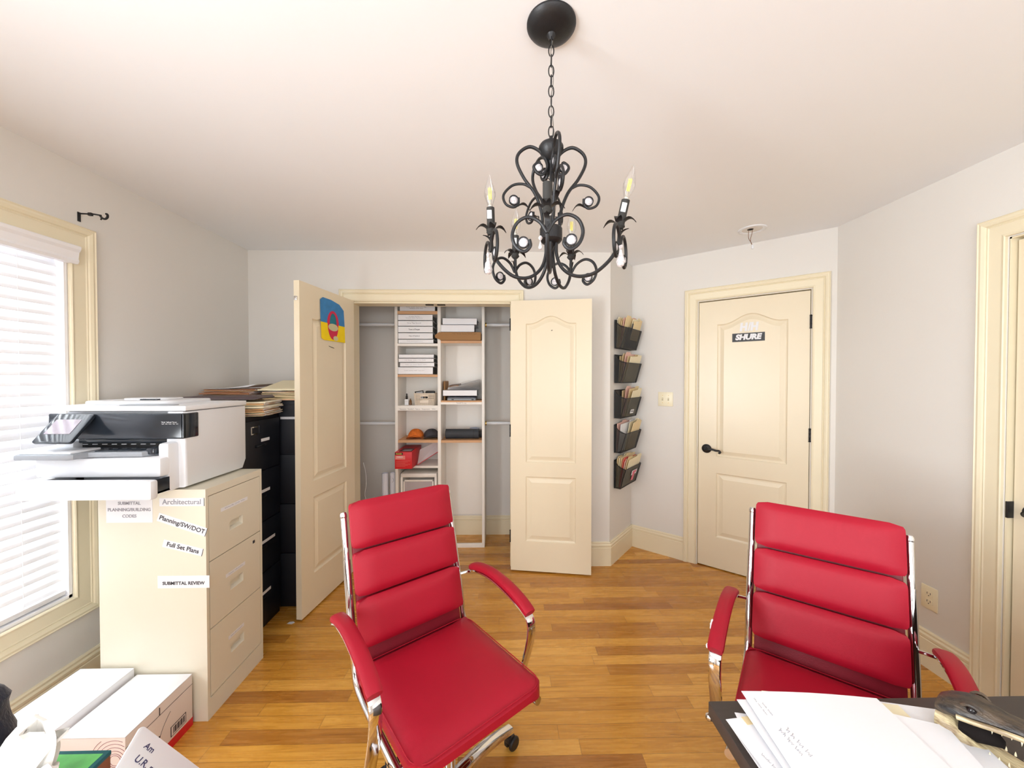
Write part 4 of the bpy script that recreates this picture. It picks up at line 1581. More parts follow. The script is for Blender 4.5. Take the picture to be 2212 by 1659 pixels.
# rolled plans behind the unit on the left
for (x, r, hgt, lab) in ((-1.03, 0.03, 0.635, 'left roll of white building plans standing in the closet'), (-0.965, 0.026, 0.64, 'right roll of white building plans against the shelving unit')):
    q = M()
    pts = []
    for i in range(40):
        a = i * 0.45
        pts.append((math.cos(a) * r * (0.6 + 0.4 * i / 40), math.sin(a) * r * (0.6 + 0.4 * i / 40)))
    vs = [(p[0], p[1], 0) for p in pts] + [(p[0], p[1], hgt) for p in pts]
    q.raw(vs, [(i, i + 1, 40 + i + 1, 40 + i) for i in range(39)], mat('blueprint_paper', (226, 228, 238), 0.6, var=0.02))
    if x > -1.0:
        q.box((-0.012, -r - 0.0008, 0.3), (-0.010, -r, 0.62), INKB)
        q.tube(smoothpath([(0.006, -r + 0.001, 0.6), (0.012, -r + 0.004, 0.58), (0.006, -r + 0.001, 0.56)], 4), 0.001, INK, 4)
    thing1(q, 'rolled_plan', lab, 'paper roll', (x, 3.22, 0.001))
# thin cord hanging by the left closet leaf
q = M()
q.tube(smoothpath([(-1.13, 2.99, 0.78), (-1.112, 2.99, 0.7), (-1.108, 2.99, 0.6), (-1.12, 2.99, 0.52), (-1.11, 2.99, 0.45), (-1.13, 2.99, 0.1), (-1.12, 2.99, 0.004)], 6), 0.0015, WHITEP, 6)
tag(q.build('cord'), 'thin white cord hanging just inside the left edge of the closet', 'cord')

# ------------------------------------------------------------------ wall file pockets
PW, PO = 0.325, 0.068
pk_z = (1.690, 1.418, 1.140, 0.868, 0.588)
wire = mat('black_wire_frame', (22, 22, 23), 0.4, 0.4)


def pocket():
    e = empty('wall_file_pocket', (0, 0, 0))
    q = M()
    # local: x along wall, y into wall (room is -y), z up
    h0, hf, dt, dbm = 0.22, 0.155, 0.095, 0.05
    q.raw([(0, 0, 0), (PW, 0, 0), (PW, 0, h0), (0, 0, h0)], [(0, 1, 2, 3)], MESHM)
    q.build('back_mesh', e)
    q = M()
    fl = [(0, -dbm, 0.0), (PW, -dbm, 0.0), (PW, -dt, hf), (0, -dt, hf)]
    q.raw(fl, [(0, 1, 2, 3)], MESHM)
    q.raw([(0, 0, 0), (PW, 0, 0), (PW, -dbm, 0), (0, -dbm, 0)], [(0, 1, 2, 3)], MESHM)
    q.raw([(0, 0, 0), (0, -dbm, 0), (0, -dt, hf), (0, -0.03, 0.185), (0, 0, h0)], [(0, 1, 2, 3, 4)], MESHM)
    q.raw([(PW, 0, 0), (PW, -dbm, 0), (PW, -dt, hf), (PW, -0.03, 0.185), (PW, 0, h0)], [(4, 3, 2, 1, 0)], MESHM)
    q.build('basket_mesh', e)
    q = M()
    for x in (0, PW):
        q.tube([(x, -0.002, h0), (x, -0.002, 0), (x, -dbm, 0), (x, -dt, hf)], 0.0028, wire, 6)
        q.tube(smoothpath([(x, -0.002, h0), (x, -0.02, 0.195), (x, -0.05, 0.165), (x, -dt, hf)], 4), 0.0028, wire, 6)
    for (y, z) in ((-0.002, h0), (-0.002, 0), (-dbm, 0), (-dt, hf)):
        q.tube([(0, y, z), (PW, y, z)], 0.0028, wire, 6)
    q.build('wire_frame', e)
    return e


p0 = pocket()
rotA = math.atan2(dAB.y, dAB.x)
plabs = ['topmost black mesh wall file pocket, overstuffed with folders and a badge', 'second black mesh wall file pocket from the top, holding manila folders', 'third black mesh wall file pocket, with a small white label and dark empty left side',
         'fourth black mesh wall file pocket from the top, holding a white sheet and folders', 'lowest black mesh wall file pocket, with a pink paper note on its front']
for i, z in enumerate(pk_z):
    e = p0 if i == 0 else copy_tree(p0)
    base = A + dAB * PO - nAB * 0.006
    e.location = (base.x, base.y, z)
    e.rotation_euler = (0, 0, rotA)
    tag(e, plabs[i], 'file pocket', 'wall file pockets')
    rnd = random.Random(30 + i)
    x_lo = 0.015 if i not in (1, 2) else 0.06
    if i == 2:
        x_lo = 0.11
    nf = (7, 5, 4, 4, 7)[i]
    for k in range(nf):
        mt = (MANILA3, MANILA, MANILA, mat('pink_tinted_card', (232, 190, 178), 0.7), MANILA)[(k + i) % 5]
        if i == 3 and k == 1:
            mt = PAPER
        if i == 4 and k == 3:
            mt = mat('coral_card', (226, 110, 96), 0.7)
        hh = 0.236 + rnd.uniform(-0.01, 0.02)
        q = M()
        x0 = x_lo + k * 0.006 + (0.1 if (i in (0, 3) and k > nf - 3) else 0)
        x1 = PW - 0.012 - rnd.uniform(0, 0.012)
        t = x0 + (x1 - x0) * rnd.choice((0.05, 0.35, 0.62))
        prof = [(x0, 0), (x1, 0), (x1, hh - 0.012)]
        for a in (t + 0.085, t + 0.08, t + 0.005, t):
            prof.append((min(a, x1 - 0.001), hh if a in (t + 0.08, t + 0.005) else hh - 0.012))
        prof.append((x0, hh - 0.02))
        q.prism(prof, 0, 0.003, mt, T=frame((0, 0, 0), (1, 0, 0), (0, 0, 1), (0, -1, 0)))
        o = q.build('file_folder')
        a = math.atan2(0.045, 0.155) * (0.15 + 0.85 * k / (nf - 1)) * 0.95
        loc = Vector((0, -0.008 - 0.034 * k / (nf - 1), 0.005))
        o.matrix_world = Matrix.Translation(e.location) @ Matrix.Rotation(rotA, 4, 'Z') @ Matrix.Translation(loc) @ Matrix.Rotation(a, 4, 'X')
        nm = ('topmost', 'second', 'third', 'fourth', 'lowest')[i]
        if mt is PAPER:
            tag(o, 'white sheet of paper sticking up from the fourth wall pocket', 'paper')
        elif mt.name == 'coral_card':
            tag(o, 'coral red folder sticking up from the lowest wall pocket', 'folder')
        else:
            tag(o, f'manila folder, {ORD[nf - 1 - k] if k < nf - 1 else "first"} from the front in the {nm} black mesh wall pocket', 'folder', f'folders in the {nm} wall pocket')
    if i == 0:
        q = M()
        q.prism([(0.06, 0), (0.31, 0), (0.315, 0.165), (0.06, 0.165)], 0, 0.002, RUBBER, T=frame((0, 0, 0), (1, 0, 0), (0, 0, 1), (0, -1, 0)))
        q.prism([(0.12, 0.12), (0.2, 0.12), (0.22, 0.19), (0.13, 0.2)], 0.002, 0.004, DKGREY, T=frame((0, 0, 0), (1, 0, 0), (0, 0, 1), (0, -1, 0)))
        o = q.build('black_folder')
        o.matrix_world = Matrix.Translation(e.location) @ Matrix.Rotation(rotA, 4, 'Z') @ Matrix.Translation((0, -0.046, 0.005)) @ Matrix.Rotation(R(13), 4, 'X')
        tag(o, 'black folder at the front of the topmost wall pocket', 'folder')
    if i in (2, 4):
        q = M()
        q.T = frame((0, -0.052, 0.0), (1, 0, 0), (0, math.sin(R(-16.2)), math.cos(R(16.2))), None) if False else Matrix.Translation((0, -0.0535, 0)) @ Matrix.Rotation(R(16.2), 4, 'X')
        if i == 2:
            q.box((0.16, -0.001, 0.03), (0.23, 0, 0.062), PAPER)
            q.scrawl(0.055, 0.02, INK, Matrix.Translation((0.195, -0.0012, 0.046)) @ RX, seed=6, words=1)
        else:
            q.box((0.15, -0.001, 0.085), (0.26, 0, 0.125), PAPER)
            q.box((0.175, -0.002, 0.035), (0.22, -0.001, 0.118), PINK)
            q.box((0.165, -0.0022, 0.098), (0.24, -0.0012, 0.12), PINK)
        q.build('note', e)['label'] = 'white label' if i == 2 else 'pink paper note'

# ------------------------------------------------------------------ chandelier
CX, CY = 0.128, 1.03
ch = empty('chandelier', (CX, CY, 1.69), 0, 'black wrought iron chandelier with scrolls, glass discs and candle bulbs, hanging from the ceiling', 'chandelier')
Z0 = 1.69


def rz(theta, r, z, t=0.0):
    """theta: 0 faces the camera (-y), 90 faces +x; t tangential"""
    a = R(theta)
    return (r * math.sin(a) + t * math.cos(a), -r * math.cos(a) + t * math.sin(a), z - Z0)


q = M()
q.lathe([(0.0, 0.700), (0.012, 0.700), (0.03, 0.703), (0.05, 0.710), (0.062, 0.718), (0.067, 0.725), (0.067, H - Z0 - 0.0002), (0, H - Z0 - 0.0002)][:], BLACK, 48)
q.lathe([(0.0, 0.684), (0.006, 0.685), (0.009, 0.694), (0.013, 0.701)], BLACK, 20)
q.build('ceiling_canopy', ch)
q = M()
z = 2.112
k = 0
while z < 2.365:
    L_, w_ = 0.032, 0.0095
    pts = []
    for i in range(16):
        a = 2 * PI * i / 16
        x = w_ * math.cos(a) * (0.75 + 0.0 * i)
        zz_ = L_ / 2 * math.sin(a)
        pts.append(((x, 0, z + L_ / 2 - Z0 + zz_) if k % 2 == 0 else (0, x, z + L_ / 2 - Z0 + zz_)))
    q.tube(pts, 0.0016, BLACK, 6, closed=True)
    z += L_ - 0.0045
    k += 1
q.tube(smoothpath([(0.002 + 0.004 * math.sin(i * 1.3), 0.003 * math.cos(i * 1.1), 0.42 + i * 0.0266) for i in range(11)], 3), 0.0013, mat('grey_cord', (120, 116, 110), 0.5), 5)
q.build('chain', ch)
q = M()
q.lathe([(0, 0.425), (0.005, 0.425), (0.006, 0.412), (0.010, 0.408), (0.030, 0.402), (0.034, 0.396), (0.034, 0.388), (0.026, 0.372), (0.014, 0.362), (0.007, 0.358), (0.0045, 0.350)], BLACK, 32)
q.build('top_cap', ch)
q = M()
q.lathe([(0.0, 0.35), (0.0045, 0.35), (0.0045, 0.275), (0.008, 0.27), (0.0045, 0.262), (0.0045, 0.235), (0, 0.23)], BLACK, 14)
q.lathe([(0.0, 0.176), (0.028, 0.176), (0.031, 0.172), (0.031, 0.142), (0.026, 0.136), (0.012, 0.13), (0.006, 0.118), (0.004, 0.11), (0, 0.108)], BLACK, 32)
q.build('center_hub', ch)


def disc(theta, r, z, t=0.0, face='tan', rad=0.0115):
    """glass disc with iron rim"""
    c = Vector(rz(theta, r, z, t))
    a = R(theta)
    nrm = Vector((math.cos(a), math.sin(a), 0)) if face == 'tan' else Vector((math.sin(a), -math.cos(a), 0))
    T = frame(c, Vector((0, 0, 1)), None, nrm)
    q = M()
    q.lathe([(0, -0.004), (rad * 0.5, -0.0038), (rad * 0.85, -0.002), (rad, 0), (rad * 0.85, 0.002), (rad * 0.5, 0.0038), (0, 0.004)], CRYSTAL, 18, T=T)
    o = q.build('glass_disc', ch)
    q = M()
    q.lathe([(rad, -0.0035), (rad + 0.002, -0.0035), (rad + 0.002, 0.0035), (rad, 0.0035), (rad, -0.0035)], BLACK, 20, T=T)
    q.build('rim', o)


def leaf(mm, base, outd, up_, L_, w_, droop=0.35):
    base, outd, up_ = Vector(base), Vector(outd).normalized(), Vector(up_).normalized()
    side = outd.cross(up_)
    vs, fs = [], []
    n_ = 7
    for i in range(n_ + 1):
        t = i / n_
        hw = w_ * math.sin(PI * min(1, t * 0.9 + 0.1)) ** 0.8 * 0.5 + 0.0004
        zz_ = L_ * (0.45 * math.sin(t * PI * 0.75) - droop * t * t)
        p = base + outd * (L_ * t) + up_ * zz_
        for s, dz in ((-1, 0.0), (0, -0.0018), (1, 0.0)):
            vs.append(tuple(p + side * (hw * s) + up_ * dz))
    m0 = len(vs)
    vs += [tuple(Vector(v) - up_ * 0.001) for v in vs]
    for i in range(n_):
        for s in (0, 1):
            a = i * 3 + s
            fs.append((a, a + 1, a + 4, a + 3))
            fs.append((m0 + a, m0 + a + 3, m0 + a + 4, m0 + a + 1))
        a = i * 3
        fs.append((a, a + 3, m0 + a + 3, m0 + a))
        fs.append((a + 2, m0 + a + 2, m0 + a + 5, a + 5))
    mm.raw(vs, fs, BLACK, True)


# upper scroll cage
for th in (88, 6, -86, -152, 158):
    q = M()
    pth = [(0.024, 1.862), (0.026, 1.905), (0.045, 1.958), (0.075, 1.998), (0.094, 2.038), (0.088, 2.066), (0.058, 2.084), (0.026, 2.068), (0.010, 2.035), (0.022, 2.012), (0.038, 2.014), (0.048, 2.03), (0.036, 2.042), (0.03, 2.04)]
    q.tube(smoothpath([rz(th, r, z) for r, z in pth], 6), 0.0045, BLACK, 8)
    pth = [(0.054, 1.972), (0.078, 1.982), (0.108, 1.976), (0.131, 1.95), (0.125, 1.926), (0.104, 1.918), (0.091, 1.928), (0.09, 1.944)]
    q.tube(smoothpath([rz(th, r, z) for r, z in pth], 6), 0.0036, BLACK, 8)
    a = R(th)
    leaf(q, rz(th, 0.092, 1.922), (-math.sin(a), math.cos(a), -0.25), (0, 0, 1), 0.034, 0.014)
    q.build('upper_scroll', ch)
    disc(th, 0.036, 2.029)
    disc(th, 0.103, 1.937)

arms = [(-10, 0.172, 0.0, False), (62, 0.185, 13, True), (152, 0.178, 3, True), (212, 0.178, -2, True), (-76, 0.168, 2, True)]
for th, ra, leanr, bulb in arms:
    k = ra / 0.166
    q = M()
    pth = [(0.014, 1.822), (0.015, 1.79), (0.026, 1.756), (0.049, 1.732), (0.078, 1.722), (0.112, 1.728), (0.146, 1.757), (0.163, 1.79), (0.166, 1.832)]
    q.tube(smoothpath([rz(th, r * k, z) for r, z in pth], 6), 0.0047, BLACK, 8)
    for s in (-1, 1):
        pth = [(0.0, 1.786), (0.018, 1.812), (0.045, 1.824), (0.07, 1.812), (0.081, 1.785), (0.073, 1.758), (0.053, 1.745), (0.039, 1.757), (0.041, 1.772)]
        q.tube(smoothpath([rz(th, ra + 0.002, z, t * s) for t, z in pth], 6), 0.0042, BLACK, 8)
    a = R(th)
    out = Vector((math.sin(a), -math.cos(a), 0))
    tan = Vector((math.cos(a), math.sin(a), 0))
    cup = Vector(rz(th, ra, 1.834))
    for d_ in (out, -out, tan, -tan):
        leaf(q, cup, d_ + Vector((0, 0, 0.35)), (0, 0, 1), 0.043, 0.019, 0.5)
    leaf(q, Vector(rz(th, ra + 0.002, 1.80)), out + Vector((0, 0, 0.9)), (out * -1 + Vector((0, 0, 0.6))), 0.035, 0.013, 0.1)
    q.build('arm', ch)
    for s in (-1, 1):
        disc(th, ra + 0.002, 1.766, 0.055 * s, face='out')
    # candle sleeve
    Tn = Matrix.Translation(cup) @ Matrix.Rotation(R(leanr), 4, tuple(Vector((0, 0, 1)).cross(out)))
    q = M()
    q.lathe([(0.0, -0.004), (0.008, -0.004), (0.013, 0.002), (0.0105, 0.008), (0.0105, 0.066), (0.008, 0.067), (0, 0.06)], mat('candle_sleeve', (46, 45, 43), 0.7), 20, T=Tn)
    if th != -10:
        q.box((-0.009, -0.0112, 0.034), (0.003, -0.009, 0.056), PAPER, T=Tn)
    q.build('candle_sleeve', ch)
    if bulb:
        q = M()
        q.lathe([(0.006, 0.064), (0.0065, 0.072), (0.009, 0.08), (0.0145, 0.096), (0.0150, 0.104), (0.0125, 0.118), (0.0075, 0.134), (0.003, 0.148), (0.0, 0.154)], BULBG, 20, T=Tn)
        bo = q.build('bulb', ch)
        q = M()
        for kx in range(4):
            x, y = 0.0032 * math.cos(kx * PI / 2), 0.0032 * math.sin(kx * PI / 2)
            q.tube([(x, y, 0.088), (x * 1.2, y * 1.2, 0.118)], 0.0011, FILAMENT, 6, T=Tn)
        q.build('filament', bo)
        q = M()
        q.lathe([(0.0, 0.06), (0.0065, 0.06), (0.0065, 0.072), (0.003, 0.076), (0.002, 0.088), (0, 0.089)], mat('bulb_base', (200, 196, 186), 0.3, 0.6), 14, T=Tn)
        q.build('bulb_base', bo)
    else:
        q = M()
        q.tube(smoothpath([(-0.007, 0, 0.064), (-0.005, 0, 0.073), (0.0, 0, 0.077), (0.006, 0, 0.073), (0.007, 0, 0.064)], 4), 0.0012, BLACK, 6, T=Tn)
        q.build('socket_hook', ch)
# centre candle
Tn = Matrix.Translation((0, 0, 0.176))
q = M()
q.lathe([(0.0, 0), (0.0105, 0.0), (0.0105, 0.03), (0, 0.03)], MATS['candle_sleeve'], 20, T=Tn)
q.build('candle_sleeve', ch)
q = M()
q.lathe([(0.006, 0.03), (0.009, 0.04), (0.0125, 0.055), (0.011, 0.07), (0.006, 0.085), (0.0, 0.095)], BULBG, 20, T=Tn)
q.build('bulb', ch)
# teardrop crystals
for th, r, zt_ in ((62, 0.188, 1.80), (-76, 0.176, 1.792), (-10, 0.0, 1.80), (160, 0.10, 1.925), (-30, 0.07, 1.83)):
    if th == -10:
        continue
    sc2 = 1.0 if zt_ < 1.81 else 0.5
    q = M()
    c = rz(th, r, zt_)
    q.tube([c, (c[0], c[1], c[2] - 0.008)], 0.0008, BLACK, 5)
    q.lathe([(0, -0.008), (0.004, -0.011), (0.006, -0.015), (0.004, -0.019), (0.0015, -0.022)], CRYSTAL, 10, c=c)
    q.lathe([(0, -0.022), (0.003 * sc2, -0.024), (0.0085 * sc2, -0.024 - 0.02 * sc2), (0.0112 * sc2, -0.024 - 0.03 * sc2), (0.008 * sc2, -0.024 - 0.04 * sc2), (0, -0.024 - 0.044 * sc2)], CRYSTAL, 10, c=c)
    q.build('teardrop_crystal', ch)


# ------------------------------------------------------------------ red executive chairs
def cushion(mm, hx, hy, hz, T, m, r=0.03, puff=0.006, n=12, pipe=True, taper=0.0):
    """rounded pad: x half width, y half depth, z half thickness"""
    bm = bmesh.new()
    bmesh.ops.create_cube(bm, size=2)
    bmesh.ops.subdivide_edges(bm, edges=bm.edges[:], cuts=n, use_grid_fill=True)
    for v in bm.verts:
        p = v.co
        x, y, z = p.x * hx, p.y * hy, p.z * hz
        # plan corner rounding
        rr = r
        ix, iy = max(abs(x) - (hx - rr), 0), max(abs(y) - (hy - rr), 0)
        if ix > 0 and iy > 0:
            L_ = max(math.hypot(ix, iy), 1e-9)
            k_ = rr / L_ * max(ix, iy) / rr
            x = math.copysign(hx - rr + ix * k_, x)
            y = math.copysign(hy - rr + iy * k_, y)
        # edge rounding in thickness
        d = max(0.0, min(hx - abs(x), hy - abs(y)))
        e_ = 0.034
        base = hz * 0.38
        if abs(p.z) > 0.999:
            q_ = 1 - min(1, d / e_)
            zz_ = base + (hz - base) * math.sqrt(max(0, 1 - q_ * q_))
            zz_ += puff * (1 - abs(p.x) ** 4) * (1 - abs(p.y) ** 4)
            z = math.copysign(zz_, z)
        else:
            z = p.z * base
        x *= 1 + taper * p.y
        v.co = (x, y, z)
    bmesh.ops.recalc_face_normals(bm, faces=bm.faces[:])
    mm.bm(bm, m, True, T)
    if pipe:
        # stitched welt around the rim
        pts = []
        for px_, py_ in rrect(-hx + 0.0045, -hy + 0.0045, hx - 0.0045, hy - 0.0045, r, 6):
            pts.append((px_, py_, hz * 0.72))
        mm.tube(pts, 0.0018, m, 6, closed=True, T=T)


def bar(mm, pts, w_, t_, m, side=(1, 0, 0)):
    """flat bar swept in the yz plane: w_ along side, t_ in the plane, rounded"""
    P = smoothpath(pts, 8)
    rings = []
    sd = Vector(side)
    for i, p in enumerate(P):
        t = (P[min(i + 1, len(P) - 1)] - P[max(i - 1, 0)]).normalized()
        nn = t.cross(sd).normalized()
        ring = []
        for k in range(12):
            a = 2 * PI * k / 12
            ca, sa = math.cos(a), math.sin(a)
            ring.append(tuple(p + sd * (math.copysign(abs(ca) ** 0.5, ca) * w_ / 2) + nn * (math.copysign(abs(sa) ** 0.5, sa) * t_ / 2)))
        rings.append(ring)
    mm.loft(rings, m)


def make_chair(name):
    e = empty(name)
    # seat pad
    q = M()
    T = Matrix.Translation((0, 0.0, 0.452)) @ Matrix.Rotation(R(2), 4, 'X')
    cushion(q, 0.222, 0.235, 0.030, T, RED, r=0.045, puff=0.006)
    q.build('seat', e)
    q = M()
    q.box((-0.2, -0.2, 0.405), (0.2, 0.2, 0.425), REDD, 0.006)
    q.box((-0.2, -0.265, 0.43), (0.2, -0.19, 0.442), REDD, 0.004)
    q.build('seat_base', e)
    # back: lies along a line from (y=-.235,z=.47) to (y=-.37,z=1.0)
    b0, b1 = Vector((0, -0.238, 0.455)), Vector((0, -0.378, 0.988))
    up = (b1 - b0).normalized()
    nrm = Vector((1, 0, 0)).cross(up)       # points forward (+y)
    if nrm.y < 0:
        nrm = -nrm
    L_ = (b1 - b0).length
    segs = [(0.055, 0.215), (0.222, 0.375), (0.382, L_)]
    q = M()
    Tb = frame(b0 - nrm * 0.014, (1, 0, 0), up, Vector((1, 0, 0)).cross(up))
    q.box((-0.2, -0.05, -0.012), (0.2, L_ - 0.01, 0.006), REDD, 0.005, T=Tb)
    q.build('back_panel', e)
    for a, b in segs:
        q = M()
        c = b0 + up * ((a + b) / 2) + nrm * 0.014
        T = frame(c, (1, 0, 0), up, Vector((1, 0, 0)).cross(up))
        cushion(q, 0.206, (b - a) / 2, 0.022, T, RED, r=0.024, puff=0.007, n=10)
        q.build('back_cushion', e)
    # side frames: chrome
    for s in (-1, 1):
        q = M()
        x = 0.219 * s
        q.tube(smoothpath([(x, -0.381, 0.935), (x, -0.348, 0.80), (x, -0.313, 0.66), (x, -0.287, 0.56)], 5), 0.0115, CHROME, 14)
        q.lathe([(0.0118, 0), (0.0128, 0.002), (0.0128, 0.012), (0.010, 0.02), (0.0, 0.023)], CHROME, 14, T=frame((x, -0.381, 0.933), (1, 0, 0), None, up))
        q.tube(smoothpath([(x, -0.346, 0.79), (x, -0.306, 0.64), (x, -0.276, 0.53), (x, -0.258, 0.455), (x, -0.225, 0.41), (x, -0.16, 0.396), (x, 0.0, 0.392), (x, 0.13, 0.394), (x, 0.205, 0.402)], 6),
               0.0135, CHROME, 14)
        q.build('side_frame', e)
        # arm
        ar = bpy.data.objects.new('armrest', None)
        q = M()
        xo = 0.273 * s
        bar(q, [(x + 0.005 * s, -0.30, 0.61), (xo, -0.27, 0.622), (xo, -0.225, 0.640), (xo, -0.13, 0.652), (xo, -0.03, 0.643), (xo, 0.07, 0.618), (xo, 0.108, 0.590), (xo, 0.108, 0.53), (xo, 0.085, 0.45), (xo, 0.062, 0.385),
                (xo, 0.052, 0.352)], 0.036, 0.011, CHROME)
        q.tube([(xo + 0.03 * s, 0.052, 0.352), (x - 0.05 * s, 0.052, 0.352)], 0.008, RUBBER, 10)
        q.lathe([(0, -0.004), (0.011, -0.002), (0.012, 0.008), (0.008, 0.014), (0, 0.015)], CHROME, 14, T=frame((xo + 0.02 * s, 0.052, 0.352), (0, 1, 0), None, (s, 0, 0)))
        q.tube([(x, 0.052, 0.355), (x, 0.052, 0.392)], 0.008, CHROME, 8)
        arm = q.build('arm_frame', e)
        q = M()
        path = smoothpath([(xo, -0.272, 0.634), (xo, -0.238, 0.653), (xo, -0.14, 0.671), (xo, -0.03, 0.664), (xo, 0.05, 0.645), (xo, 0.106, 0.620)], 6)
        rings = []
        for i, p in enumerate(path):
            t = (path[min(i + 1, len(path) - 1)] - path[max(i - 1, 0)]).normalized()
            nn = t.cross(Vector((1, 0, 0))).normalized()
            if nn.z < 0:
                nn = -nn
            u = i / (len(path) - 1)
            k_ = min(1, (u + 0.03) * 8) ** 0.5 * (1 if u < 0.97 else 0.9)
            ring = []
            for kk in range(14):
                a = 2 * PI * kk / 14
                ca, sa = math.cos(a), math.sin(a)
                ring.append(tuple(p + Vector((1, 0, 0)) * (math.copysign(abs(ca) ** 0.7, ca) * 0.0235 * k_) + nn * (math.copysign(abs(sa) ** 0.8, sa) * 0.0135 * k_)))
            rings.append(ring)
        q.loft(rings, RED)
        q.build('arm_pad', e)
        bpy.data.objects.remove(ar)
    # cross members and mechanism
    q = M()
    q.tube([(-0.215, -0.1, 0.395), (0.215, -0.1, 0.395)], 0.009, CHROME, 10)
    q.tube([(-0.215, 0.12, 0.396), (0.215, 0.12, 0.396)], 0.009, CHROME, 10)
    q.box((-0.08, -0.12, 0.345), (0.08, 0.13, 0.392), RUBBER, 0.01)
    q.build('tilt_mechanism', e)
    q = M()
    q.lathe([(0, 0.35), (0.015, 0.35), (0.015, 0.2), (0.026, 0.2), (0.026, 0.115), (0.042, 0.11), (0.046, 0.06), (0.03, 0.055), (0, 0.055)], CHROME, 24)
    q.build('gas_column', e)
    return e


def chair_base(e, ang):
    for i in range(5):
        a = R(ang + 72 * i)
        d = Vector((math.cos(a), math.sin(a), 0))
        q = M()
        rings = []
        sd = Vector((-d.y, d.x, 0))
        for j in range(9):
            u = j / 8
            r = 0.03 + 0.275 * u
            z = 0.105 - 0.022 * u * u + 0.01 * math.sin(PI * u)
            hw = 0.023 - 0.006 * u
            hh = 0.016 - 0.006 * u
            c = d * r + Vector((0, 0, z))
            rings.append([tuple(c + sd * (hw * sx2) + Vector((0, 0, hh * sz2))) for sx2, sz2 in ((-1, -1), (1, -1), (1, 0.1), (0.75, 0.8), (0.3, 1), (-0.3, 1), (-0.75, 0.8), (-1, 0.1))])
        q.loft(rings, CHROME)
        lg = q.build('leg', e)
        q = M()
        c = d * 0.298
        ax = sd
        for s in (-1, 1):
            T = frame(c + ax * (0.012 * s) + Vector((0, 0, 0.026)) + d * 0.012, d, None, ax * s)
            q.lathe([(0, -0.007), (0.02, -0.007), (0.0255, -0.003), (0.0255, 0.004), (0.021, 0.008), (0.006, 0.0085), (0, 0.008)], RUBBER, 20, T=T)
        q.tube([tuple(c + Vector((0, 0, 0.03))), tuple(c + Vector((0, 0, 0.085)))], 0.006, RUBBER, 8)
        q.box((-0.016, -0.012, 0.035), (0.02, 0.012, 0.058), RUBBER, 0.005, T=frame(c, d, None, (0, 0, 1)))
        q.build('caster', lg)


cA = make_chair('office_chair')
chair_base(cA, 45.5 + 142.0)
tag(cA, 'red leather executive office chair with chrome frame, in the middle of the room', 'chair', 'red office chairs')
cB = make_chair('office_chair')
chair_base(cB, 10)
tag(cB, 'red leather executive office chair behind the desk corner, white-scuffed armrest', 'chair', 'red office chairs')
cA.location = (-0.19, 1.22, 0)
cA.rotation_euler = (0, 0, R(-142.0))
cB.scale = (1, 1, 0.975)
cB.location = (0.932, 1.042, 0)
cB.rotation_euler = (0, 0, R(141.0))
# scuffs on chair B armrest (its local +x side is on the left of the photo)
for (y, z, l) in ((0.03, 0.655, 0.035), (0.098, 0.622, 0.014)):
    q = M()
    q.tube(smoothpath([(0.2955, y - l / 2, z + l * 0.22), (0.2965, y, z), (0.295, y + l / 2, z - l * 0.25)], 3), [0.0022, 0.004, 0.003, 0.0045, 0.003, 0.0035, 0.001], PAPER, 6, flat=1.0)
    q.build('leather_scuff', cB)['label'] = 'pale worn patch'

# ------------------------------------------------------------------ desk, papers, alligator head
dk = empty('desk', (0.442, 0.79, 0), 0, 'dark espresso wood desk corner at the lower right', 'desk')
q = M()
q.box((0, -0.75, 0.718), (1.3, 0, 0.75), DESKW, 0.002)
q.build('desktop', dk)
for (a, b) in (((0.04, -0.72), (0.08, -0.06)), ((1.22, -0.72), (1.26, -0.06))):
    M().box((a[0], a[1], 0), (b[0], b[1], 0.718), DESKW, 0.002).build('side_panel', dk)
M().box((0.08, -0.2, 0.25), (1.22, -0.18, 0.718), DESKW, 0.002).build('modesty_panel', dk)


def sheet(cx, cy, z, w_, h_, ang, m=PAPER, lab=None, text=None, bend=0.0, name='paper_sheet', grp=None):
    q = M()
    n_ = 6
    vs = []
    for i in range(n_ + 1):
        for j in (0, 1):
            x = -w_ / 2 + w_ * i / n_
            vs.append((x, -h_ / 2 + h_ * j, bend * math.sin(PI * i / n_)))
    k_ = len(vs)
    vs += [(v[0], v[1], v[2] + 0.0012) for v in vs]
    fs = []
    for i in range(n_):
        a = 2 * i
        fs += [(a, a + 1, a + 3, a + 2), (k_ + a, k_ + a + 2, k_ + a + 3, k_ + a + 1), (a, a + 2, k_ + a + 2, k_ + a), (a + 1, k_ + a + 1, k_ + a + 3, a + 3)]
    fs += [(0, k_, k_ + 1, 1), (2 * n_, 2 * n_ + 1, k_ + 2 * n_ + 1, k_ + 2 * n_)]
    q.raw(vs, fs, m)
    if text:
        for (t, x, y, sz, rot) in text:
            q.scrawl(t[0], sz, INKB, Matrix.Translation((x, y, 0.0014 + bend * math.sin(PI * (x + w_ / 2) / w_))) @ Matrix.Rotation(R(rot), 4, 'Z'), seed=int(sz * 9000), words=t[1], r=sz * 0.05)
    o = q.build(name)
    o.location = (cx, cy, z)
    o.rotation_euler = (0, 0, R(ang))
    tag(o, lab or 'white sheet of paper in the loose pile on the desk', 'paper', grp or (None if lab else 'papers piled on the desk'))
    return o


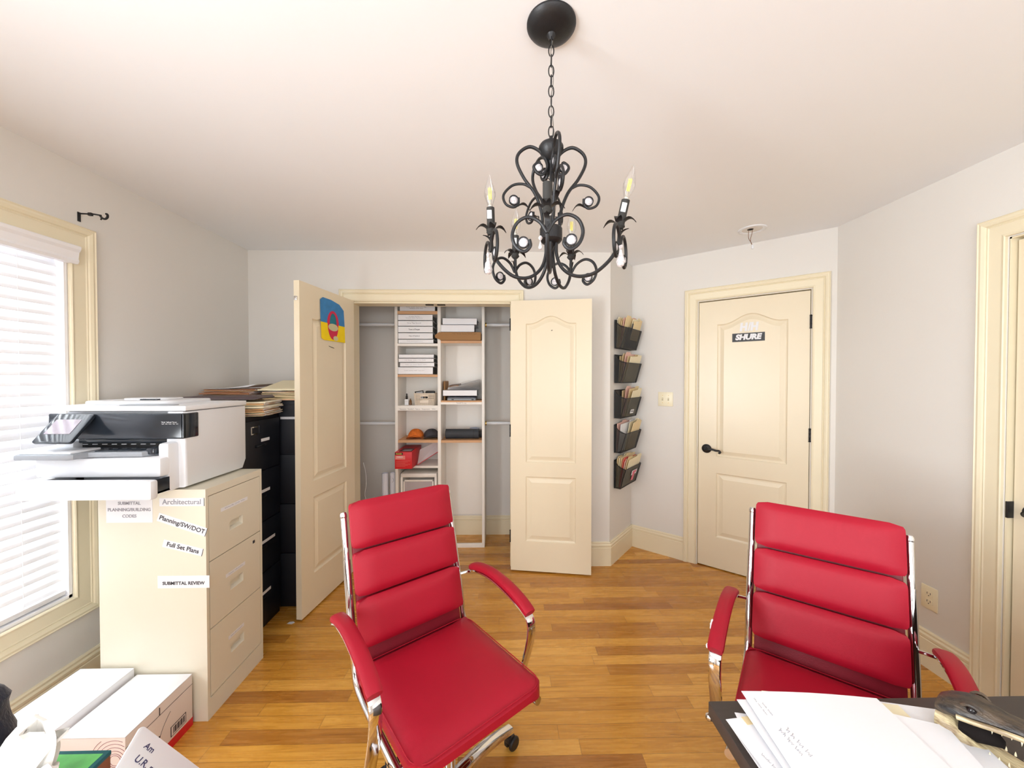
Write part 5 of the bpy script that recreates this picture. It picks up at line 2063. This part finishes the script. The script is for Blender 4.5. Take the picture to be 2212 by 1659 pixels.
rnd = random.Random(11)
z = 0.7508
for i in range(9):
    sheet(0.60 + rnd.uniform(-0.012, 0.018), 0.612 + rnd.uniform(-0.012, 0.01), z, 0.279, 0.216, rnd.uniform(-9, 4) + (-2), bend=0.0, lab=f'white sheet of paper, {ORD[8 - i]} up from the bottom of the desk pile' if False else f'plain white sheet low in the desk pile, {ORD[i] if i else "first"} from the bottom', grp='papers piled on the desk')
    z += 0.0022
o = sheet(0.472 + 0.09, 0.60, z, 0.216, 0.27, 6, lab='white sheet with an orange tab at the left edge of the desk papers', text=[((0.03, 2), -0.09, 0.05, 0.006, -80)])
q = M()
q.box((-0.075, 0.118, 0.0015), (-0.06, 0.135, 0.0022), MANILA)
q.build('tab', o)
z += 0.003
sheet(0.765, 0.625, z, 0.216, 0.26, -12, lab='white sheet slipped out at the right of the desk papers')
z += 0.003
sheet(0.665, 0.655, z, 0.26, 0.216, -9, m=MANILA3, lab='pale yellow folder under the top sheets on the desk')
z += 0.003
sheet(0.62, 0.645, z, 0.279, 0.216, -2, lab='white letter second from the top of the desk papers')
z += 0.003
sheet(0.705, 0.612, z, 0.216, 0.24, -20, lab='white sheet turned diagonally near the top of the desk papers')
z += 0.003
sheet(0.628, 0.655, z, 0.27, 0.21, -5, lab='topmost printed letter on the desk papers, text at its left edge', bend=0.004,
      text=[((0.04, 3), -0.118, 0.068, 0.0036, -85), ((0.03, 2), -0.108, 0.062, 0.0038, -85), ((0.05, 3), -0.108, -0.005, 0.009, -80), ((0.055, 4), -0.095, -0.005, 0.010, -80)])
DZ = z
# paper under the alligator
sheet(0.905, 0.62, 0.7506, 0.09, 0.16, 38, lab='printed booklet page under the alligator head', name='booklet')

al = empty('alligator_head', (0.862, 0.712, 0.7525), R(-64), 'taxidermied baby alligator head with open toothy jaws on the desk', 'taxidermy')
# local: +x toward the snout


def ringsec(x, yc, zc, hw, hu, hd, n_=16, ridge=0.0):
    r = []
    for k in range(n_):
        a = 2 * PI * k / n_
        y = hw * math.cos(a)
        s = math.sin(a)
        z_ = zc + (hu * s if s > 0 else hd * s)
        if ridge and s > 0:
            z_ += ridge * math.exp(-((abs(y) - hw * 0.5) / (hw * 0.22)) ** 2)
        r.append((x, yc + y, z_))
    return r


q = M()
up = [(0.0, 0.062, 0.026, 0.012, 0.02, 0), (0.012, 0.068, 0.033, 0.016, 0.022, 0.001), (0.03, 0.073, 0.035, 0.018, 0.018, 0.004), (0.048, 0.077, 0.033, 0.017, 0.013, 0.008),
      (0.062, 0.080, 0.030, 0.013, 0.010, 0.005), (0.08, 0.083, 0.026, 0.010, 0.008, 0.002), (0.11, 0.088, 0.023, 0.009, 0.007, 0.001), (0.14, 0.093, 0.022, 0.009, 0.007, 0.001),
      (0.165, 0.097, 0.021, 0.010, 0.007, 0.001), (0.18, 0.099, 0.015, 0.008, 0.006, 0), (0.188, 0.1, 0.006, 0.003, 0.003, 0)]
q.loft([ringsec(x, 0, zc, hw, hu, hd, 20, rg) for x, zc, hw, hu, hd, rg in up], HIDE_D)
o = q.build('upper_jaw', al)
q = M()
up2 = [(0.03, 0.066), (0.05, 0.070), (0.07, 0.0745), (0.1, 0.080), (0.14, 0.0855), (0.17, 0.090)]
wd = [0.0345, 0.0325, 0.0285, 0.0245, 0.0225, 0.019]
for s in (-1, 1):
    q.tube([(x, s * wd[i], zc + 0.0) for i, (x, zc) in enumerate(up2)], 0.0045, HIDE_L, 8)
q.build('lip', al)
q = M()
lo_ = [(0.0, 0.034, 0.028, 0.028, 0.022), (0.012, 0.030, 0.033, 0.028, 0.024), (0.03, 0.022, 0.034, 0.022, 0.02), (0.05, 0.016, 0.032, 0.010, 0.014), (0.08, 0.013, 0.026, 0.006, 0.011),
       (0.12, 0.011, 0.022, 0.005, 0.009), (0.155, 0.010, 0.018, 0.005, 0.008), (0.172, 0.010, 0.009, 0.003, 0.004)]
q.loft([ringsec(x, 0, zc, hw, hu, hd, 18) for x, zc, hw, hu, hd in lo_], HIDE_L)
q.build('lower_jaw', al)
q = M()
q.loft([ringsec(x, 0, zc, hw, hu, hu, 12) for x, zc, hw, hu in ((0.03, 0.045, 0.026, 0.02), (0.05, 0.044, 0.026, 0.022), (0.065, 0.045, 0.02, 0.016), (0.08, 0.04, 0.006, 0.006))], MOUTH)
q.build('mouth_lining', al)
for s in (-1, 1):
    qa, qb = M(), M()
    for i in range(11):
        x = 0.07 + i * 0.0105
        zc = 0.0765 + (x - 0.07) * 0.155
        w_ = 0.027 - 0.006 * (i / 10)
        L2 = 0.0075 if i % 3 else 0.011
        qa.lathe([(0, -L2), (0.0012, -L2 * 0.4), (0.0018, 0.001), (0, 0.002)], TOOTH, 6, c=(x, s * w_, zc - 0.002))
        zc2 = 0.018 - (x - 0.07) * 0.02
        qb.lathe([(0, 0), (0.0017, 0.001), (0.001, 0.006), (0, 0.009)], TOOTH, 6, c=(x - 0.003, s * (w_ - 0.005), zc2))
    qa.build('upper_teeth', al)
    qb.build('lower_teeth', al)
for s in (-1, 1):
    q = M()
    bm = bmesh.new()
    bmesh.ops.create_uvsphere(bm, u_segments=14, v_segments=10, radius=0.0068)
    q.bm(bm, EYE, True, T=Matrix.Translation((0.046, s * 0.0255, 0.088)))
    q.tube(smoothpath([(0.034, s * 0.027, 0.089), (0.041, s * 0.029, 0.0955), (0.05, s * 0.0285, 0.096), (0.057, s * 0.026, 0.09)], 4), 0.0028, HIDE_D, 7)
    q.build('eye', al)

# ------------------------------------------------------------------ lower left: cabinet top, tissue box, dry erase board, fleece
cz = empty('side_table', (-0.80, 0.44, 0), 0, 'dark low side table carrying the tissue box, mostly out of frame', 'table')
M().box((-0.32, -0.28, 0.67), (0.45, 0.26, 0.70), DESKW, 0.002).build('tabletop', cz)
for sx2 in (-1, 1):
    for sy2 in (-1, 1):
        M().box((0.02 + sx2 * 0.3 - 0.02, sy2 * 0.22 - 0.02 - 0.018, 0), (0.02 + sx2 * 0.3 + 0.02, sy2 * 0.22 + 0.02 - 0.018, 0.67), DESKW, 0.002).build('leg', cz)
ts = empty('tissue_box', (-0.745, 0.535, 0.7005), 0, 'green and teal tissue box with a white tissue sticking out, lower left', 'tissue box')
q = M()
q.box((-0.118, -0.062, 0.0), (0.118, 0.062, 0.157), BROWNP, 0.002)
q.box((-0.1185, -0.0625, 0.151), (0.1185, 0.0625, 0.158), TEALP, 0.001)
q.box((-0.112, -0.056, 0.1575), (0.112, 0.056, 0.1585), GREENP)
q.prism([(0.07 * math.cos(2 * PI * i / 24), 0.03 * math.sin(2 * PI * i / 24)) for i in range(24)], 0.1585, 0.1592, mat('tissue_slot_film', (205, 208, 214), 0.3))
q.build('carton', ts)


def petal(mm, ang, lean, h_, w_, curl, seed):
    a = R(ang)
    d, sd = Vector((math.cos(a), math.sin(a), 0)), Vector((-math.sin(a), math.cos(a), 0))
    vs, fs = [], []
    nu, nv = 10, 12
    for lay in (0, 1):
        for j in range(nv + 1):
            v = j / nv
            hw = w_ * (0.45 + 0.9 * v) * max(0.0, 1 - v ** 3) ** 0.7 + 0.0008
            for i in range(nu + 1):
                u = -1 + 2 * i / nu
                off = lean * v ** 1.6 - curl * hw * u * u + 0.006 * math.sin(5 * u + seed) * (0.3 + v) + 0.0006 * lay
                p = d * off + sd * (hw * u) + Vector((0, 0, h_ * v ** 0.9 + 0.006 * math.sin(3 * u + seed * 2) * v))
                vs.append(tuple(p))
    w2 = nu + 1
    o1 = w2 * (nv + 1)
    for j in range(nv):
        for i in range(nu):
            k = j * w2 + i
            fs.append((k, k + 1, k + w2 + 1, k + w2))
            fs.append((o1 + k, o1 + k + w2, o1 + k + w2 + 1, o1 + k + 1))
    mm.raw(vs, fs, TISSUE, True)


q = M()
for args in ((-80, 0.008, 0.088, 0.030, 0.5, 1), (120, 0.012, 0.095, 0.034, 0.6, 2), (-150, 0.045, 0.055, 0.026, 0.4, 3), (-20, 0.050, 0.045, 0.022, 0.5, 4), (30, 0.03, 0.066, 0.024, 0.5, 6)):
    petal(q, *args)
o = q.build('tissue', ts)
o.location = (0.062, 0.008, 0.158)

e1 = Vector((0.058, 0.040, -0.115)).normalized()
e2 = Vector((0.022, -0.05, -0.021))
e2 = (e2 - e1 * e2.dot(e1)).normalized()
nb = e1.cross(e2).normalized()
c0 = Vector((-0.600, 0.620, 0.878))
nb = e1.cross(-e2).normalized()
q = M()
LB, WB = 0.145, 0.105
q.T = frame(c0, e1, -e2, nb)
q.prism(rrect(0, -WB, LB, 0, 0.008), -0.003, 0, mat('dry_erase_white', (232, 234, 240), 0.25, var=0.01), bev=0.0008)
for (t, u, v, sz) in (('Am', 0.022, 0.020, 0.013), ('U.R. min P!', 0.018, 0.040, 0.0145), ('24 *', 0.036, 0.062, 0.014)):
    q.text(t, sz, mat('marker_navy', (60, 60, 100), 0.6), Matrix.Translation((u, -v, 0.0004)), shear=0.35, bold=0.0001, align='LEFT', depth=0.0002)
o = q.build('dry_erase_board')
tag(o, 'small white dry erase board with handwritten notes, propped beside the tissue box', 'board')

q = M()
rings = []
rn = random.Random(3)
for j in range(16):
    t = j / 15
    r = 0.077 if t < 0.6 else 0.077 - 0.016 * min(1, (t - 0.6) / 0.15)
    if t > 0.85:
        r = 0.064 * math.sqrt(max(0.03, 1 - ((t - 0.85) / 0.155) ** 2))
    ring = []
    for k in range(24):
        a = 2 * PI * k / 24
        rr_ = r * (1 + 0.06 * math.sin(4 * a + 5 * t) + 0.03 * rn.uniform(-1, 1))
        ring.append((rr_ * math.cos(a), rr_ * math.sin(a), 0.215 * t))
    rings.append(ring)
q.loft(rings, FLEECE)
thing1(q, 'fleece_garment', 'dark navy fuzzy bundle cut off by the left edge beside the tissue box', 'garment', (-0.938, 0.658, 0.7005)).scale = (1, 0.5, 1)
